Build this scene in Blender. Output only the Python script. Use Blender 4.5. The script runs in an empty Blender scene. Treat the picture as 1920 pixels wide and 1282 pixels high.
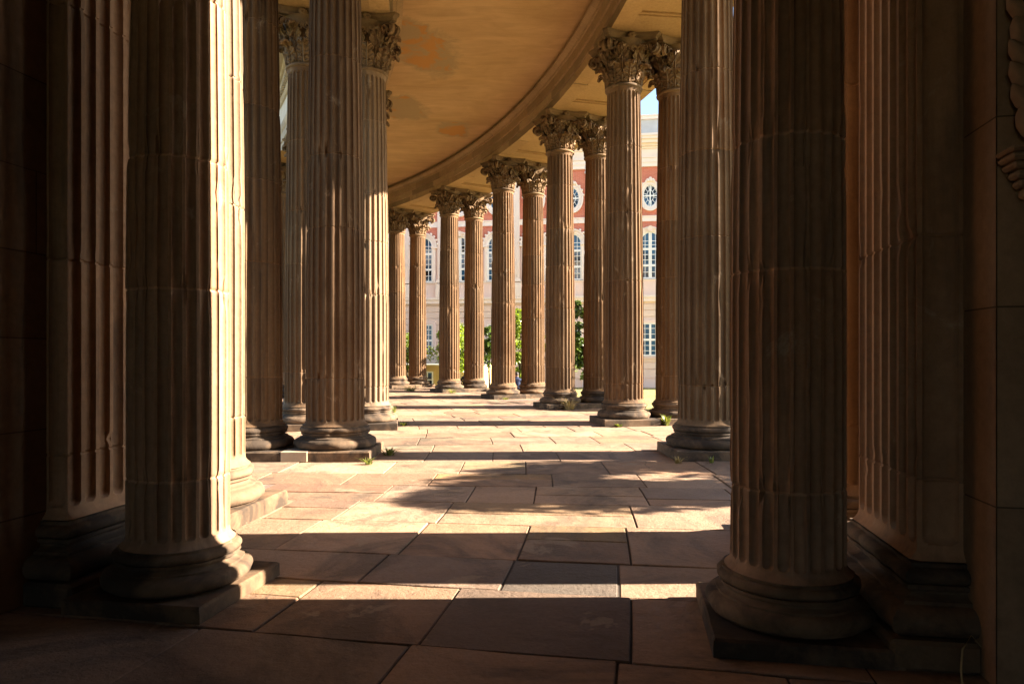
import bpy, math, random
from math import sin, cos, pi, sqrt, radians, atan2
import numpy as np

SC = bpy.context.scene
COL = SC.collection

# ------------------------------------------------------------------ camera, sky, sun, exposure
SUN_EL, SUN_AZ = 27.0, 0.7            # azimuth measured from +X towards +Y (away from the camera)
cam_d = bpy.data.cameras.new("camera"); cam = bpy.data.objects.new("camera", cam_d); COL.objects.link(cam)
cam.location = (0, 0, 1.6); cam.rotation_euler = (pi/2, 0, 0)
cam_d.sensor_width = 36; cam_d.lens = 24.0; cam_d.shift_y = 27/1920.0
cam_d.clip_start = 0.05; cam_d.clip_end = 2000
SC.camera = cam
W = bpy.data.worlds.new("World"); SC.world = W; W.use_nodes = True
wn = W.node_tree.nodes; wl = W.node_tree.links; wn.clear()
sky = wn.new('ShaderNodeTexSky'); sky.sky_type = 'NISHITA'; sky.sun_disc = False
sky.sun_elevation = radians(SUN_EL); sky.sun_rotation = radians(90-SUN_AZ)
sky.air_density = 1.0; sky.dust_density = 0.6; sky.ozone_density = 1.0
bg = wn.new('ShaderNodeBackground'); bg.inputs['Strength'].default_value = 0.05
wo = wn.new('ShaderNodeOutputWorld'); wl.new(sky.outputs[0], bg.inputs[0]); wl.new(bg.outputs[0], wo.inputs[0])
sun_d = bpy.data.lights.new("sun", 'SUN'); sun = bpy.data.objects.new("sun", sun_d); COL.objects.link(sun)
sun_d.energy = 5.0; sun_d.angle = radians(0.5); sun_d.color = (1.0, 0.86, 0.70)
from mathutils import Vector
sd = Vector((cos(radians(SUN_EL))*cos(radians(SUN_AZ)), cos(radians(SUN_EL))*sin(radians(SUN_AZ)), sin(radians(SUN_EL))))
sun.rotation_euler = sd.to_track_quat('Z', 'Y').to_euler(); sun.location = (30, 5, 25)
SC.view_settings.view_transform = 'Standard'; SC.view_settings.look = 'None'
SC.view_settings.exposure = 3.15; SC.view_settings.gamma = 1.0
SC.cycles.max_bounces = 10; SC.cycles.diffuse_bounces = 6; SC.cycles.glossy_bounces = 3
SC.cycles.transmission_bounces = 4; SC.cycles.sample_clamp_indirect = 6.0

# ------------------------------------------------------------------ helpers
def tag(o, label=None, cat=None, group=None, kind=None):
    if label: o['label'] = label
    if cat: o['category'] = cat
    if group: o['group'] = group
    if kind: o['kind'] = kind
    elif cat: o['kind'] = 'thing'
    return o

def empty(name, loc=(0, 0, 0), rz=0.0, label=None, cat=None, group=None):
    o = bpy.data.objects.new(name, None); COL.objects.link(o)
    o.location = loc; o.rotation_euler = (0, 0, rz); o.empty_display_size = .3
    return tag(o, label, cat, group)

class MB:
    def __init__(self): self.v = []; self.f = []; self.t = []; self.mi = []
    def add(self, vs, fs, tone=None, mi=0):
        n = len(self.v); self.v += [tuple(p) for p in vs]
        self.f += [tuple(i+n for i in f) for f in fs]; self.mi += [mi]*len(fs)
        if tone is None: tone = 1.0
        self.t += [tone]*len(vs) if not isinstance(tone, (list, np.ndarray)) else list(tone)
    def box(self, x0, x1, y0, y1, z0, z1, tone=None, bev=0.0):
        if bev > 0:
            b = bev; v = []
            # chamfered box: 24 verts
            for sx, X in ((1, x0), (-1, x1)):
                for sy, Y in ((1, y0), (-1, y1)):
                    for sz, Z in ((1, z0), (-1, z1)):
                        v += [(X, Y+sy*b, Z+sz*b), (X+sx*b, Y, Z+sz*b), (X+sx*b, Y+sy*b, Z)]
            def I(ix, iy, iz, k): return ((ix*2+iy)*2+iz)*3+k
            f = []
            for ix in (0, 1): f.append([I(ix, 0, 0, 0), I(ix, 0, 1, 0), I(ix, 1, 1, 0), I(ix, 1, 0, 0)][::1 if ix == 0 else -1])
            for iy in (0, 1): f.append([I(0, iy, 0, 1), I(1, iy, 0, 1), I(1, iy, 1, 1), I(0, iy, 1, 1)][::1 if iy == 0 else -1])
            for iz in (0, 1): f.append([I(0, 0, iz, 2), I(0, 1, iz, 2), I(1, 1, iz, 2), I(1, 0, iz, 2)][::1 if iz == 0 else -1])
            for ix in (0, 1):
                for iy in (0, 1): f.append([I(ix, iy, 0, 0), I(ix, iy, 0, 1), I(ix, iy, 1, 1), I(ix, iy, 1, 0)])
                for iz in (0, 1): f.append([I(ix, 0, iz, 0), I(ix, 1, iz, 0), I(ix, 1, iz, 2), I(ix, 0, iz, 2)])
            for iy in (0, 1):
                for iz in (0, 1): f.append([I(0, iy, iz, 1), I(1, iy, iz, 1), I(1, iy, iz, 2), I(0, iy, iz, 2)])
            for ix in (0, 1):
                for iy in (0, 1):
                    for iz in (0, 1): f.append([I(ix, iy, iz, 0), I(ix, iy, iz, 1), I(ix, iy, iz, 2)])
            self.add(v, f, tone)
        else:
            v = [(x0, y0, z0), (x1, y0, z0), (x1, y1, z0), (x0, y1, z0), (x0, y0, z1), (x1, y0, z1), (x1, y1, z1), (x0, y1, z1)]
            self.add(v, [(0, 3, 2, 1), (4, 5, 6, 7), (0, 1, 5, 4), (1, 2, 6, 5), (2, 3, 7, 6), (3, 0, 4, 7)], tone)
    def grid(self, P, closed_u=False, tone=None, flip=False):
        nu, nv = len(P), len(P[0]); vs = [p for row in P for p in row]; fs = []
        for i in range(nu if closed_u else nu-1):
            for j in range(nv-1):
                a = i*nv+j; b = ((i+1) % nu)*nv+j
                q = (a, b, b+1, a+1); fs.append(q[::-1] if flip else q)
        self.add(vs, fs, tone)
    def lathe(self, prof, n=48, tone=None, wob=None):
        P = []
        for i in range(n):
            a = 2*pi*i/n; row = []
            for k, (r, z) in enumerate(prof):
                rr = r + (wob(a, z) if wob else 0); row.append((rr*cos(a), rr*sin(a), z))
            P.append(row)
        self.grid(P, True, tone)
    def tube(self, pts, rads, n=8, tone=None):
        P = []
        for k, p in enumerate(pts):
            p = Vector(p); a = Vector(pts[max(0, k-1)]); b = Vector(pts[min(len(pts)-1, k+1)])
            d = (b-a).normalized(); up = Vector((0, 0, 1)) if abs(d.z) < .9 else Vector((1, 0, 0))
            s = d.cross(up).normalized(); t = s.cross(d)
            P.append([tuple(p+(s*cos(2*pi*i/n)+t*sin(2*pi*i/n))*rads[k]) for i in range(n+1)])
        self.grid(P, False, tone)
        nv = n+1; m = len(self.v)-len(pts)*nv
        self.add([pts[-1]], [], tone); c = len(self.v)-1
        for i in range(n): self.f.append((m+(len(pts)-1)*nv+i, m+(len(pts)-1)*nv+i+1, c)); self.mi.append(0)
    def mesh(self, name, smooth=True, sharp=38, mats=()):
        me = bpy.data.meshes.new(name); me.from_pydata(self.v, [], self.f)
        at = me.color_attributes.new("tone", 'FLOAT_COLOR', 'POINT')
        t = np.array([(x, x, x, 1.0) if not hasattr(x, '__len__') else (*x, 1.0) for x in self.t], dtype=np.float32)
        at.data.foreach_set('color', t.ravel())
        if smooth:
            me.polygons.foreach_set('use_smooth', [True]*len(me.polygons))
            me.set_sharp_from_angle(angle=radians(sharp))
        for m in mats: me.materials.append(m)
        if len(mats) > 1: me.polygons.foreach_set('material_index', self.mi)
        me.update(); return me
    def build(self, name, mat, parent=None, **k):
        mats = mat if isinstance(mat, (list, tuple)) else [mat]
        return link(name, self.mesh(name, mats=mats, **k), parent)

def link(name, me, parent=None):
    o = bpy.data.objects.new(name, me); COL.objects.link(o)
    if parent: o.parent = parent
    return o

KIDS = {}
def copy_tree(o, parent=None):
    c = o.copy(); COL.objects.link(c)
    if parent: c.parent = parent
    for ch in KIDSOF(o): copy_tree(ch, c)
    return c
def KIDSOF(o): return [x for x in COL.objects if x.parent == o]

# ------------------------------------------------------------------ materials
def nm(name):
    m = bpy.data.materials.new(name); m.use_nodes = True
    n = m.node_tree.nodes; l = m.node_tree.links
    b = n['Principled BSDF']; return m, n, l, b
def mixc(n, l, fac, a, b, mode='MIX'):
    x = n.new('ShaderNodeMix'); x.data_type = 'RGBA'; x.blend_type = mode
    for k, s in ((0, fac), (6, a), (7, b)):
        if isinstance(s, (int, float)): x.inputs[k].default_value = s
        elif isinstance(s, tuple): x.inputs[k].default_value = (*s, 1) if len(s) == 3 else s
        else: l.new(s, x.inputs[k])
    return x.outputs[2]
def noise(n, l, vec, scale, detail=6, rough=.6, dist=0):
    x = n.new('ShaderNodeTexNoise'); x.inputs['Scale'].default_value = scale; x.inputs['Detail'].default_value = detail
    x.inputs['Roughness'].default_value = rough; x.inputs['Distortion'].default_value = dist
    if vec is not None: l.new(vec, x.inputs['Vector'])
    return x.outputs['Fac']
def ramp(n, l, fac, stops):
    x = n.new('ShaderNodeValToRGB'); e = x.color_ramp.elements
    while len(e) < len(stops): e.new(.5)
    for k, (p, c) in enumerate(stops):
        e[k].position = p; e[k].color = (*c, 1) if isinstance(c, tuple) else (c, c, c, 1)
    l.new(fac, x.inputs[0]); return x.outputs[0]
def mapping(n, l, vec, sc=(1, 1, 1), off=None):
    x = n.new('ShaderNodeMapping'); x.inputs['Scale'].default_value = sc; l.new(vec, x.inputs['Vector'])
    if off is not None: l.new(off, x.inputs['Location'])
    return x.outputs[0]
def bump(n, l, h, strength, dist, prev=None):
    x = n.new('ShaderNodeBump'); x.inputs['Strength'].default_value = strength; x.inputs['Distance'].default_value = dist
    l.new(h, x.inputs['Height'])
    if prev is not None: l.new(prev, x.inputs['Normal'])
    return x.outputs[0]
def objvec(n, l, rnd=True):
    tc = n.new('ShaderNodeTexCoord')
    if not rnd: return tc.outputs['Object'], None
    oi = n.new('ShaderNodeObjectInfo'); mu = n.new('ShaderNodeMath'); mu.operation = 'MULTIPLY'; mu.inputs[1].default_value = 71.3
    l.new(oi.outputs['Random'], mu.inputs[0])
    va = n.new('ShaderNodeVectorMath'); va.operation = 'ADD'; l.new(tc.outputs['Object'], va.inputs[0]); l.new(mu.outputs[0], va.inputs[1])
    return va.outputs[0], oi.outputs['Random']
def tone(n, l, col):
    a = n.new('ShaderNodeAttribute'); a.attribute_name = 'tone'
    return mixc(n, l, 1.0, col, a.outputs['Color'], 'MULTIPLY')

def stone(name, c1, c2, crust=(.045, .034, .026), crust_lo=.56, crust_hi=.72, streak=True, rnd=True, bscale=28, bstr=.5, pale=None, rough=.88):
    m, n, l, b = nm(name); v, r = objvec(n, l, rnd)
    big = noise(n, l, v, .9, 5, .6, .4)
    col = ramp(n, l, big, [(.3, c1), (.7, c2)])
    fine = noise(n, l, v, 16, 8, .7)
    col = mixc(n, l, .75, col, ramp(n, l, fine, [(.2, .62), (.75, 1.14)]), 'MULTIPLY')
    col = tone(n, l, col)
    if r is not None:
        col = mixc(n, l, 1.0, col, ramp(n, l, r, [(0, (.82, .80, .80)), (.5, (1.02, 1, .97)), (1, (.95, .88, .80))]), 'MULTIPLY')
    sv = mapping(n, l, v, (3.2, 3.2, .22)) if streak else mapping(n, l, v, (1.6, 1.6, 1.6))
    st = noise(n, l, sv, 1.0, 7, .65, .6)
    col = mixc(n, l, ramp(n, l, st, [(crust_lo, 0.0), (crust_hi, .85)]), col, crust)
    if pale:
        pn = noise(n, l, mapping(n, l, v, (1, 1, .6)), 2.3, 6, .7, 1.0)
        col = mixc(n, l, ramp(n, l, pn, [(.62, 0.0), (.70, .6)]), col, pale)
    l.new(col, b.inputs['Base Color']); b.inputs['Roughness'].default_value = rough
    b.inputs['Specular IOR Level'].default_value = .25
    h1 = noise(n, l, v, bscale, 8, .7); h2 = noise(n, l, v, bscale*.18, 4, .6)
    nb = bump(n, l, h2, bstr*.8, .02); nb = bump(n, l, h1, bstr, .006, nb)
    l.new(nb, b.inputs['Normal']); return m

def plain(name, c, rough=.8, var=.25, scale=3.0, b_=.15, rnd=False, tn=False):
    m, n, l, b = nm(name); v, r = objvec(n, l, rnd)
    f = noise(n, l, v, scale, 6, .65, .3)
    col = ramp(n, l, f, [(.25, tuple(x*(1-var) for x in c)), (.75, tuple(min(1, x*(1+var*.5)) for x in c))])
    if tn: col = tone(n, l, col)
    l.new(col, b.inputs['Base Color']); b.inputs['Roughness'].default_value = rough; b.inputs['Specular IOR Level'].default_value = .3
    if b_ > 0: l.new(bump(n, l, noise(n, l, v, scale*12, 5, .6), b_, .01), b.inputs['Normal'])
    return m
M = {}
M['shaft'] = stone('sandstone_shaft', (.13, .072, .034), (.182, .112, .059), crust=(.030, .020, .013), crust_lo=.49, crust_hi=.74, pale=(.26, .19, .125))
M['sunlit_pale_shaft'] = stone('sunlit_pale_sandstone', (.19, .125, .072), (.235, .162, .10), crust=(.05, .035, .024), crust_lo=.56, crust_hi=.76, pale=(.29, .215, .145))  # sunlight painted in: shaft lightened for two sunlit columns; one has a pale drum
M['base'] = stone('sooty_sandstone', (.115, .074, .044), (.195, .133, .082), crust=(.022, .017, .013), crust_lo=.42, crust_hi=.58, streak=False, pale=(.26, .19, .125))
M['repair'] = plain('new_sandstone', (.30, .23, .16), .85, .15, 4, .3)
M['capital'] = stone('carved_sandstone', (.15, .093, .048), (.21, .138, .076), crust=(.034, .023, .014), crust_lo=.5, crust_hi=.68, streak=False, bscale=22)
M['dark_shaft'] = stone('brown_sandstone', (.30, .172, .095), (.37, .228, .135), crust=(.09, .06, .042), crust_lo=.52, crust_hi=.74, pale=(.40, .29, .19))
M['wall'] = stone('ashlar_sandstone', (.25, .15, .082), (.32, .205, .12), crust=(.10, .07, .05), crust_lo=.58, crust_hi=.78, streak=True, rnd=False, bscale=20)
M['fascia'] = stone('fascia_stone', (.27, .17, .085), (.36, .24, .13), crust=(.20, .135, .08), crust_lo=.55, crust_hi=.75, streak=False, rnd=False)
M['soffit'] = stone('soffit_stone', (.38, .228, .10), (.45, .285, .135), crust=(.20, .115, .05), crust_lo=.58, crust_hi=.78, streak=False, rnd=False)
M['cornice'] = stone('cornice_stone', (.45, .37, .29), (.52, .44, .35), crust=(.22, .17, .13), crust_lo=.58, crust_hi=.75, streak=False, rnd=False)

M['frieze'] = plain('pale_frieze_plaster', (.58, .53, .48), .9, .12)
M['roof'] = plain('roof_sheet', (.08, .08, .085), .6)

# plaster ceiling with peeled patches
def ceiling_mat():
    m, n, l, b = nm('ceiling_plaster'); v, _ = objvec(n, l, False)
    big = noise(n, l, v, .45, 6, .6, .6)
    col = ramp(n, l, big, [(.3, (.42, .26, .12)), (.7, (.52, .335, .17))])
    wav = noise(n, l, mapping(n, l, v, (.5, 2.2, 1)), 1.1, 7, .65, 1.2)
    col = mixc(n, l, .6, col, ramp(n, l, wav, [(.3, .68), (.7, 1.12)]), 'MULTIPLY')
    wob = noise(n, l, v, 1.1, 9, .68, .5)
    flake = noise(n, l, mapping(n, l, v, (1, .8, 1)), .95, 9, .62, .8)
    edge = ramp(n, l, flake, [(.45, 0.0), (.52, 1.0)])
    for (x, y, r1, r2) in PATCH:
        d = n.new('ShaderNodeVectorMath'); d.operation = 'DISTANCE'; l.new(mapping(n, l, v, (1, .62, 0)), d.inputs[0]); d.inputs[1].default_value = (x, y*.62, 0)
        s = n.new('ShaderNodeMath'); s.operation = 'MULTIPLY_ADD'; l.new(wob, s.inputs[0]); s.inputs[1].default_value = -2.4*r1; l.new(d.outputs['Value'], s.inputs[2])
        g = n.new('ShaderNodeMapRange'); l.new(s.outputs[0], g.inputs[0])
        g.inputs[1].default_value = -r1*.02; g.inputs[2].default_value = -r1*.36; g.inputs[3].default_value = 0; g.inputs[4].default_value = .88
        col = mixc(n, l, g.outputs[0], col, (.31, .215, .115))
        g2 = n.new('ShaderNodeMapRange'); l.new(s.outputs[0], g2.inputs[0])
        g2.inputs[1].default_value = -r1*.34; g2.inputs[2].default_value = -r1*.44; g2.inputs[3].default_value = 0; g2.inputs[4].default_value = .75
        mm = n.new('ShaderNodeMath'); mm.operation = 'MULTIPLY'; l.new(g2.outputs[0], mm.inputs[0]); l.new(edge, mm.inputs[1])
        col = mixc(n, l, mm.outputs[0], col, (.44, .19, .04))
    l.new(col, b.inputs['Base Color']); b.inputs['Roughness'].default_value = .92; b.inputs['Specular IOR Level'].default_value = .15
    l.new(bump(n, l, noise(n, l, v, 9, 7, .7), .35, .02), b.inputs['Normal']); return m
PATCH = [(-2.35, 19.3, .85, .75), (-3.7, 23.4, .75, .75), (-2.2, 25.6, .55, .5), (-2.75, 17.9, .5, .35)]
M['ceiling'] = ceiling_mat()

# paving stone
def paving_mat():
    m, n, l, b = nm('paving_stone'); v, _ = objvec(n, l, False)
    a = n.new('ShaderNodeAttribute'); a.attribute_name = 'tone'
    f = noise(n, l, v, 1.2, 8, .68, .5); g = noise(n, l, v, 24, 8, .75)
    col = mixc(n, l, .9, a.outputs['Color'], ramp(n, l, f, [(.25, .70), (.75, 1.12)]), 'MULTIPLY')
    col = mixc(n, l, .6, col, ramp(n, l, g, [(.3, .68), (.7, 1.15)]), 'MULTIPLY')
    st = noise(n, l, v, .75, 9, .72, 1.1)
    col = mixc(n, l, ramp(n, l, st, [(.475, 0.0), (.62, .75)]), col, (.075, .054, .038))
    sp = noise(n, l, v, 5.5, 9, .75)
    col = mixc(n, l, ramp(n, l, sp, [(.66, 0.0), (.70, .8)]), col, (.08, .06, .042))
    pl = noise(n, l, v, 1.4, 9, .62, .7)
    col = mixc(n, l, ramp(n, l, pl, [(.60, 0.0), (.625, .5)]), col, (.28, .20, .13))
    vo = n.new('ShaderNodeTexVoronoi'); vo.feature = 'DISTANCE_TO_EDGE'; vo.inputs['Scale'].default_value = .42
    wv = n.new('ShaderNodeTexNoise'); wv.inputs['Scale'].default_value = 2.2; wv.inputs['Detail'].default_value = 6; l.new(v, wv.inputs['Vector'])
    l.new(mixc(n, l, .22, v, wv.outputs['Color'], 'ADD'), vo.inputs['Vector'])
    crk = ramp(n, l, vo.outputs['Distance'], [(.0008, .8), (.0032, 0.0)])
    cm = n.new('ShaderNodeMath'); cm.operation = 'MULTIPLY'; l.new(crk, cm.inputs[0]); l.new(ramp(n, l, noise(n, l, v, .55, 3, .5), [(.56, 0.0), (.60, 1.0)]), cm.inputs[1]); crk = cm.outputs[0]
    col = mixc(n, l, crk, col, (.05, .038, .028))
    l.new(col, b.inputs['Base Color']); b.inputs['Roughness'].default_value = .82; b.inputs['Specular IOR Level'].default_value = .3
    nb = bump(n, l, noise(n, l, v, 2.6, 8, .72), .8, .045); nb = bump(n, l, noise(n, l, v, 40, 8, .7), .45, .006, nb)
    nb = bump(n, l, ramp(n, l, sp, [(.64, 1.0), (.70, 0.0)]), .5, .006, nb)
    l.new(nb, b.inputs['Normal']); return m
M['paving'] = paving_mat()
M['soil'] = plain('joint_soil', (.055, .042, .03), .95, .4, 8)
def lawn_mat():
    m, n, l, b = nm('dry_lawn'); v, _ = objvec(n, l, False)
    f = noise(n, l, v, .7, 8, .7, .4); g = noise(n, l, v, 9, 6, .8)
    col = ramp(n, l, f, [(.3, (.13, .14, .035)), (.55, (.24, .21, .07)), (.75, (.33, .27, .12))])
    col = mixc(n, l, .7, col, ramp(n, l, g, [(.3, .5), (.7, 1.3)]), 'MULTIPLY')
    l.new(col, b.inputs['Base Color']); b.inputs['Roughness'].default_value = .95
    l.new(bump(n, l, g, 1.0, .08), b.inputs['Normal']); return m
M['lawn'] = lawn_mat()
def leaf_mat(name, c1, c2, tr=.45):
    m, n, l, b = nm(name); n.remove(b)
    a = n.new('ShaderNodeAttribute'); a.attribute_name = 'tone'
    col = ramp(n, l, a.outputs['Fac'], [(0.0, c1), (1.0, c2)])
    d = n.new('ShaderNodeBsdfDiffuse'); t = n.new('ShaderNodeBsdfTranslucent'); g = n.new('ShaderNodeBsdfGlossy'); g.inputs['Roughness'].default_value = .35
    l.new(col, d.inputs[0]); l.new(mixc(n, l, 1.0, col, (1.5, 1.6, .5), 'MULTIPLY'), t.inputs[0])
    mx = n.new('ShaderNodeMixShader'); mx.inputs[0].default_value = tr; l.new(d.outputs[0], mx.inputs[1]); l.new(t.outputs[0], mx.inputs[2])
    m2 = n.new('ShaderNodeMixShader'); m2.inputs[0].default_value = .05; l.new(mx.outputs[0], m2.inputs[1]); l.new(g.outputs[0], m2.inputs[2])
    l.new(m2.outputs[0], n['Material Output'].inputs[0]); return m
M['leaf'] = leaf_mat('green_leaves', (.075, .12, .012), (.22, .27, .03))
M['leaf_d'] = leaf_mat('dark_green_leaves', (.022, .045, .008), (.10, .15, .02), .3)
M['leaf_y'] = leaf_mat('yellowing_leaves', (.16, .15, .02), (.36, .24, .04))
M['weed'] = leaf_mat('weed_blades', (.07, .10, .02), (.22, .22, .06), .3)
M['straw'] = leaf_mat('straw', (.25, .18, .08), (.45, .33, .16), .2)
M['bark'] = plain('bark', (.09, .065, .045), .95, .5, 6, .6)

# ------------------------------------------------------------------ ring geometry
XC, ZC, RO, DR, WR = -34.87, 10.28, 37.99, 1.336, 5.954
PH, ST, PHI = .0205, .1365, .0225
RI = RO-WR
COLH = 9.047
def P(r, th, z): return (XC+r*cos(th), ZC+r*sin(th), z)

# ------------------------------------------------------------------ fluted shafts
def flute_depth(a, af, dep, wz, z, z0, z1):
    q = 0.0
    if z < z0+wz: q = (z0+wz-z)/wz
    if z > z1-wz: q = max(q, (z-(z1-wz))/wz)
    s = 1-(a/af)**2-q*q
    return dep*sqrt(s) if s > 0 else 0.0
AF = .385
AS = [-.5, -.445, -.385, -.35, -.27, -.14, 0, .14, .27, .35, .385, .445]
def z_rings(z0, z1, joints, wz, f0, f1):
    zs = set()
    for k in range(9): zs.add(f0+wz*(k/8.0)**1.0); zs.add(f1-wz*(k/8.0))
    for k in range(5): zs.add(z0+(f0-z0)*k/4.0); zs.add(z1-(z1-f1)*k/4.0)
    for j in joints:
        for d in (-.19, -.12, -.07, -.035, -.012, -.005, .005, .012, .035, .07, .12, .19): zs.add(j+d)
    z = z0
    while z < z1: zs.add(z); z += .16
    zs = sorted(x for x in zs if z0 <= x <= z1); out = [zs[0]]
    for x in zs[1:]:
        if x-out[-1] > .0035: out.append(x)
    return out
def shaft_mesh(seed, rb, rt, z0, z1, nfl=24, scale=1.0, chips=80):
    rnd = random.Random(seed); wz = AF*2*pi/nfl*rb
    nj = rnd.choice((4, 5)); joints = [z0+(z1-z0)*(k+1+rnd.uniform(-.22, .22))/(nj+1) for k in range(nj)]
    joints[0] = z0+rnd.uniform(.35, .9)*scale
    f0, f1 = z0+.075*scale, z1-.09*scale
    zs = z_rings(z0, z1, joints, wz, f0, f1)
    ch = {}
    for _ in range(chips):
        k = rnd.randrange(nfl)
        zc = rnd.choice(joints)+rnd.gauss(0, .05) if rnd.random() < .6 else rnd.uniform(f0, f1)
        ch.setdefault(k, []).append((zc, rnd.uniform(.02, .10)*(2.5 if rnd.random() < .12 else 1), rnd.uniform(.008, .042)*scale))
    tones = [rnd.uniform(.84, 1.1) for _ in range(nj+1)]
    hue = [rnd.uniform(-.05, .05) for _ in range(nj+1)]
    off = [(rnd.uniform(-.003, .003), rnd.uniform(-.003, .003)) for _ in range(nj+1)]
    mb = MB(); vs = []; tn = []
    na = nfl*len(AS)
    wav = [rnd.uniform(0, 6.28) for _ in range(nfl)]
    for z in zs:
        t = (z-z0)/(z1-z0); u = max(0, (t-.28)/.72)
        R = rb-(rb-rt)*(u**1.35)
        if z < f0: R += .05*scale*(1-(z-z0)/(f0-z0))**2.2
        if z > f1: R += .022*scale*((z-f1)/(z1-f1))**2
        d = 0
        for j, zj in enumerate(joints):
            if z > zj: d = j+1
        g = sum(.010*scale for zj in joints if abs(z-zj) < .006)
        p = 2*pi/nfl; dep = AF*p*R*.82
        for k in range(nfl):
            for a in AS:
                r = R-g-flute_depth(a, AF, dep, wz, z, f0, f1)
                if abs(a) >= .34:
                    kk = k if a < 0 else (k+1) % nfl
                    for (zc, ln, dp) in ch.get(kk, ()):
                        e = ((z-zc)/ln)**2
                        if e < 6: r -= dp*math.exp(-e)*(1.0 if abs(a) > .4 else .65)
                    r -= .0010*scale*sin(z*9+wav[kk])*sin(z*23+2*wav[kk])
                an = (k+a)*p
                vs.append((r*cos(an)+off[d][0], r*sin(an)+off[d][1], z))
                tk = tones[d]*(1+.10*sin(wav[k]*3+d))*(1.45 if any(abs(z-zj) < .008 for zj in joints) else 1)
                tn.append((tk*(1+hue[d]), tk, tk*(1-hue[d])))
    fs = []
    for i in range(len(zs)-1):
        for j in range(na):
            a = i*na+j; b = i*na+(j+1) % na
            fs.append((a, b, b+na, a+na))
    mb.v = vs; mb.f = fs; mb.t = tn; mb.mi = [0]*len(fs)
    return mb.mesh('shaft', sharp=48)

def base_profile(k=1.0):
    pr = [(.0, .155), (.60, .155)]
    for i in range(9):   # lower torus
        a = -pi/2+pi*i/8; pr.append((.572+.078*cos(a), .232+.075*sin(a)))
    pr += [(.565, .310), (.565, .328)]
    for i in range(1, 7):
        a = pi*i/7; pr.append((.555-.045*sin(a), .328+.062*i/7))
    pr += [(.535, .390), (.535, .402)]
    for i in range(8):
        a = -pi/2+pi*i/7; pr.append((.505+.046*cos(a), .446+.043*sin(a)))
    pr += [(.505, .492), (.508, .512), (.470, .514)]
    return [(r*k, z*k) for r, z in pr]
def base_mesh(seed, k=1.0):
    rnd = random.Random(seed); ph = [rnd.uniform(0, 6.28) for _ in range(8)]
    bites = [(rnd.uniform(0, 6.28), rnd.uniform(.1, .3), rnd.uniform(.012, .05), rnd.uniform(.16, .5)) for _ in range(7)]
    def wob(a, z):
        w = .006*sin(3*a+ph[0])*sin(z*30+ph[1])+.004*sin(11*a+ph[2]+z*14)+.003*sin(23*a+ph[3])
        for (ba, bw, bd, bz) in bites:
            da = (a-ba+pi) % (2*pi)-pi
            w -= bd*math.exp(-(da/bw)**2-((z/k-bz)/.07)**2)
        return w*k if z > .17*k else 0
    mb = MB(); mb.lathe(base_profile(k), 72, 1.0, wob); return mb.mesh('base', sharp=50)
def plinth_mesh(seed, h=.66, k=1.0, hz=.155):
    rnd = random.Random(seed); mb = MB(); b = .018
    n = 9; P_ = []
    # top with ragged edges: build as stacked rings of a rounded square
    def ring(s, z, j):
        out = []
        for e in range(4):
            for i in range(n):
                t = -1+2*i/n; c = s
                p = [(t*c, -c), (c, t*c), (-t*c, c), (-c, -t*c)][e]
                out.append((p[0]*(1+rnd.uniform(-j, j))*k, p[1]*(1+rnd.uniform(-j, j))*k, z*k))
        return out
    R = [ring(h, 0, .002), ring(h, hz*.5, .008), ring(h, hz-b, .007), ring(h-b, hz, .006)]
    m = 4*n; vs = [p for r in R for p in r]; fs = []
    for i in range(3):
        for j in range(m): fs.append((i*m+j, i*m+(j+1) % m, (i+1)*m+(j+1) % m, (i+1)*m+j))
    fs.append(tuple(3*m+j for j in range(m)))
    mb.add(vs, fs, rnd.uniform(.85, 1.1)); return mb.mesh('plinth', sharp=30)

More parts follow.
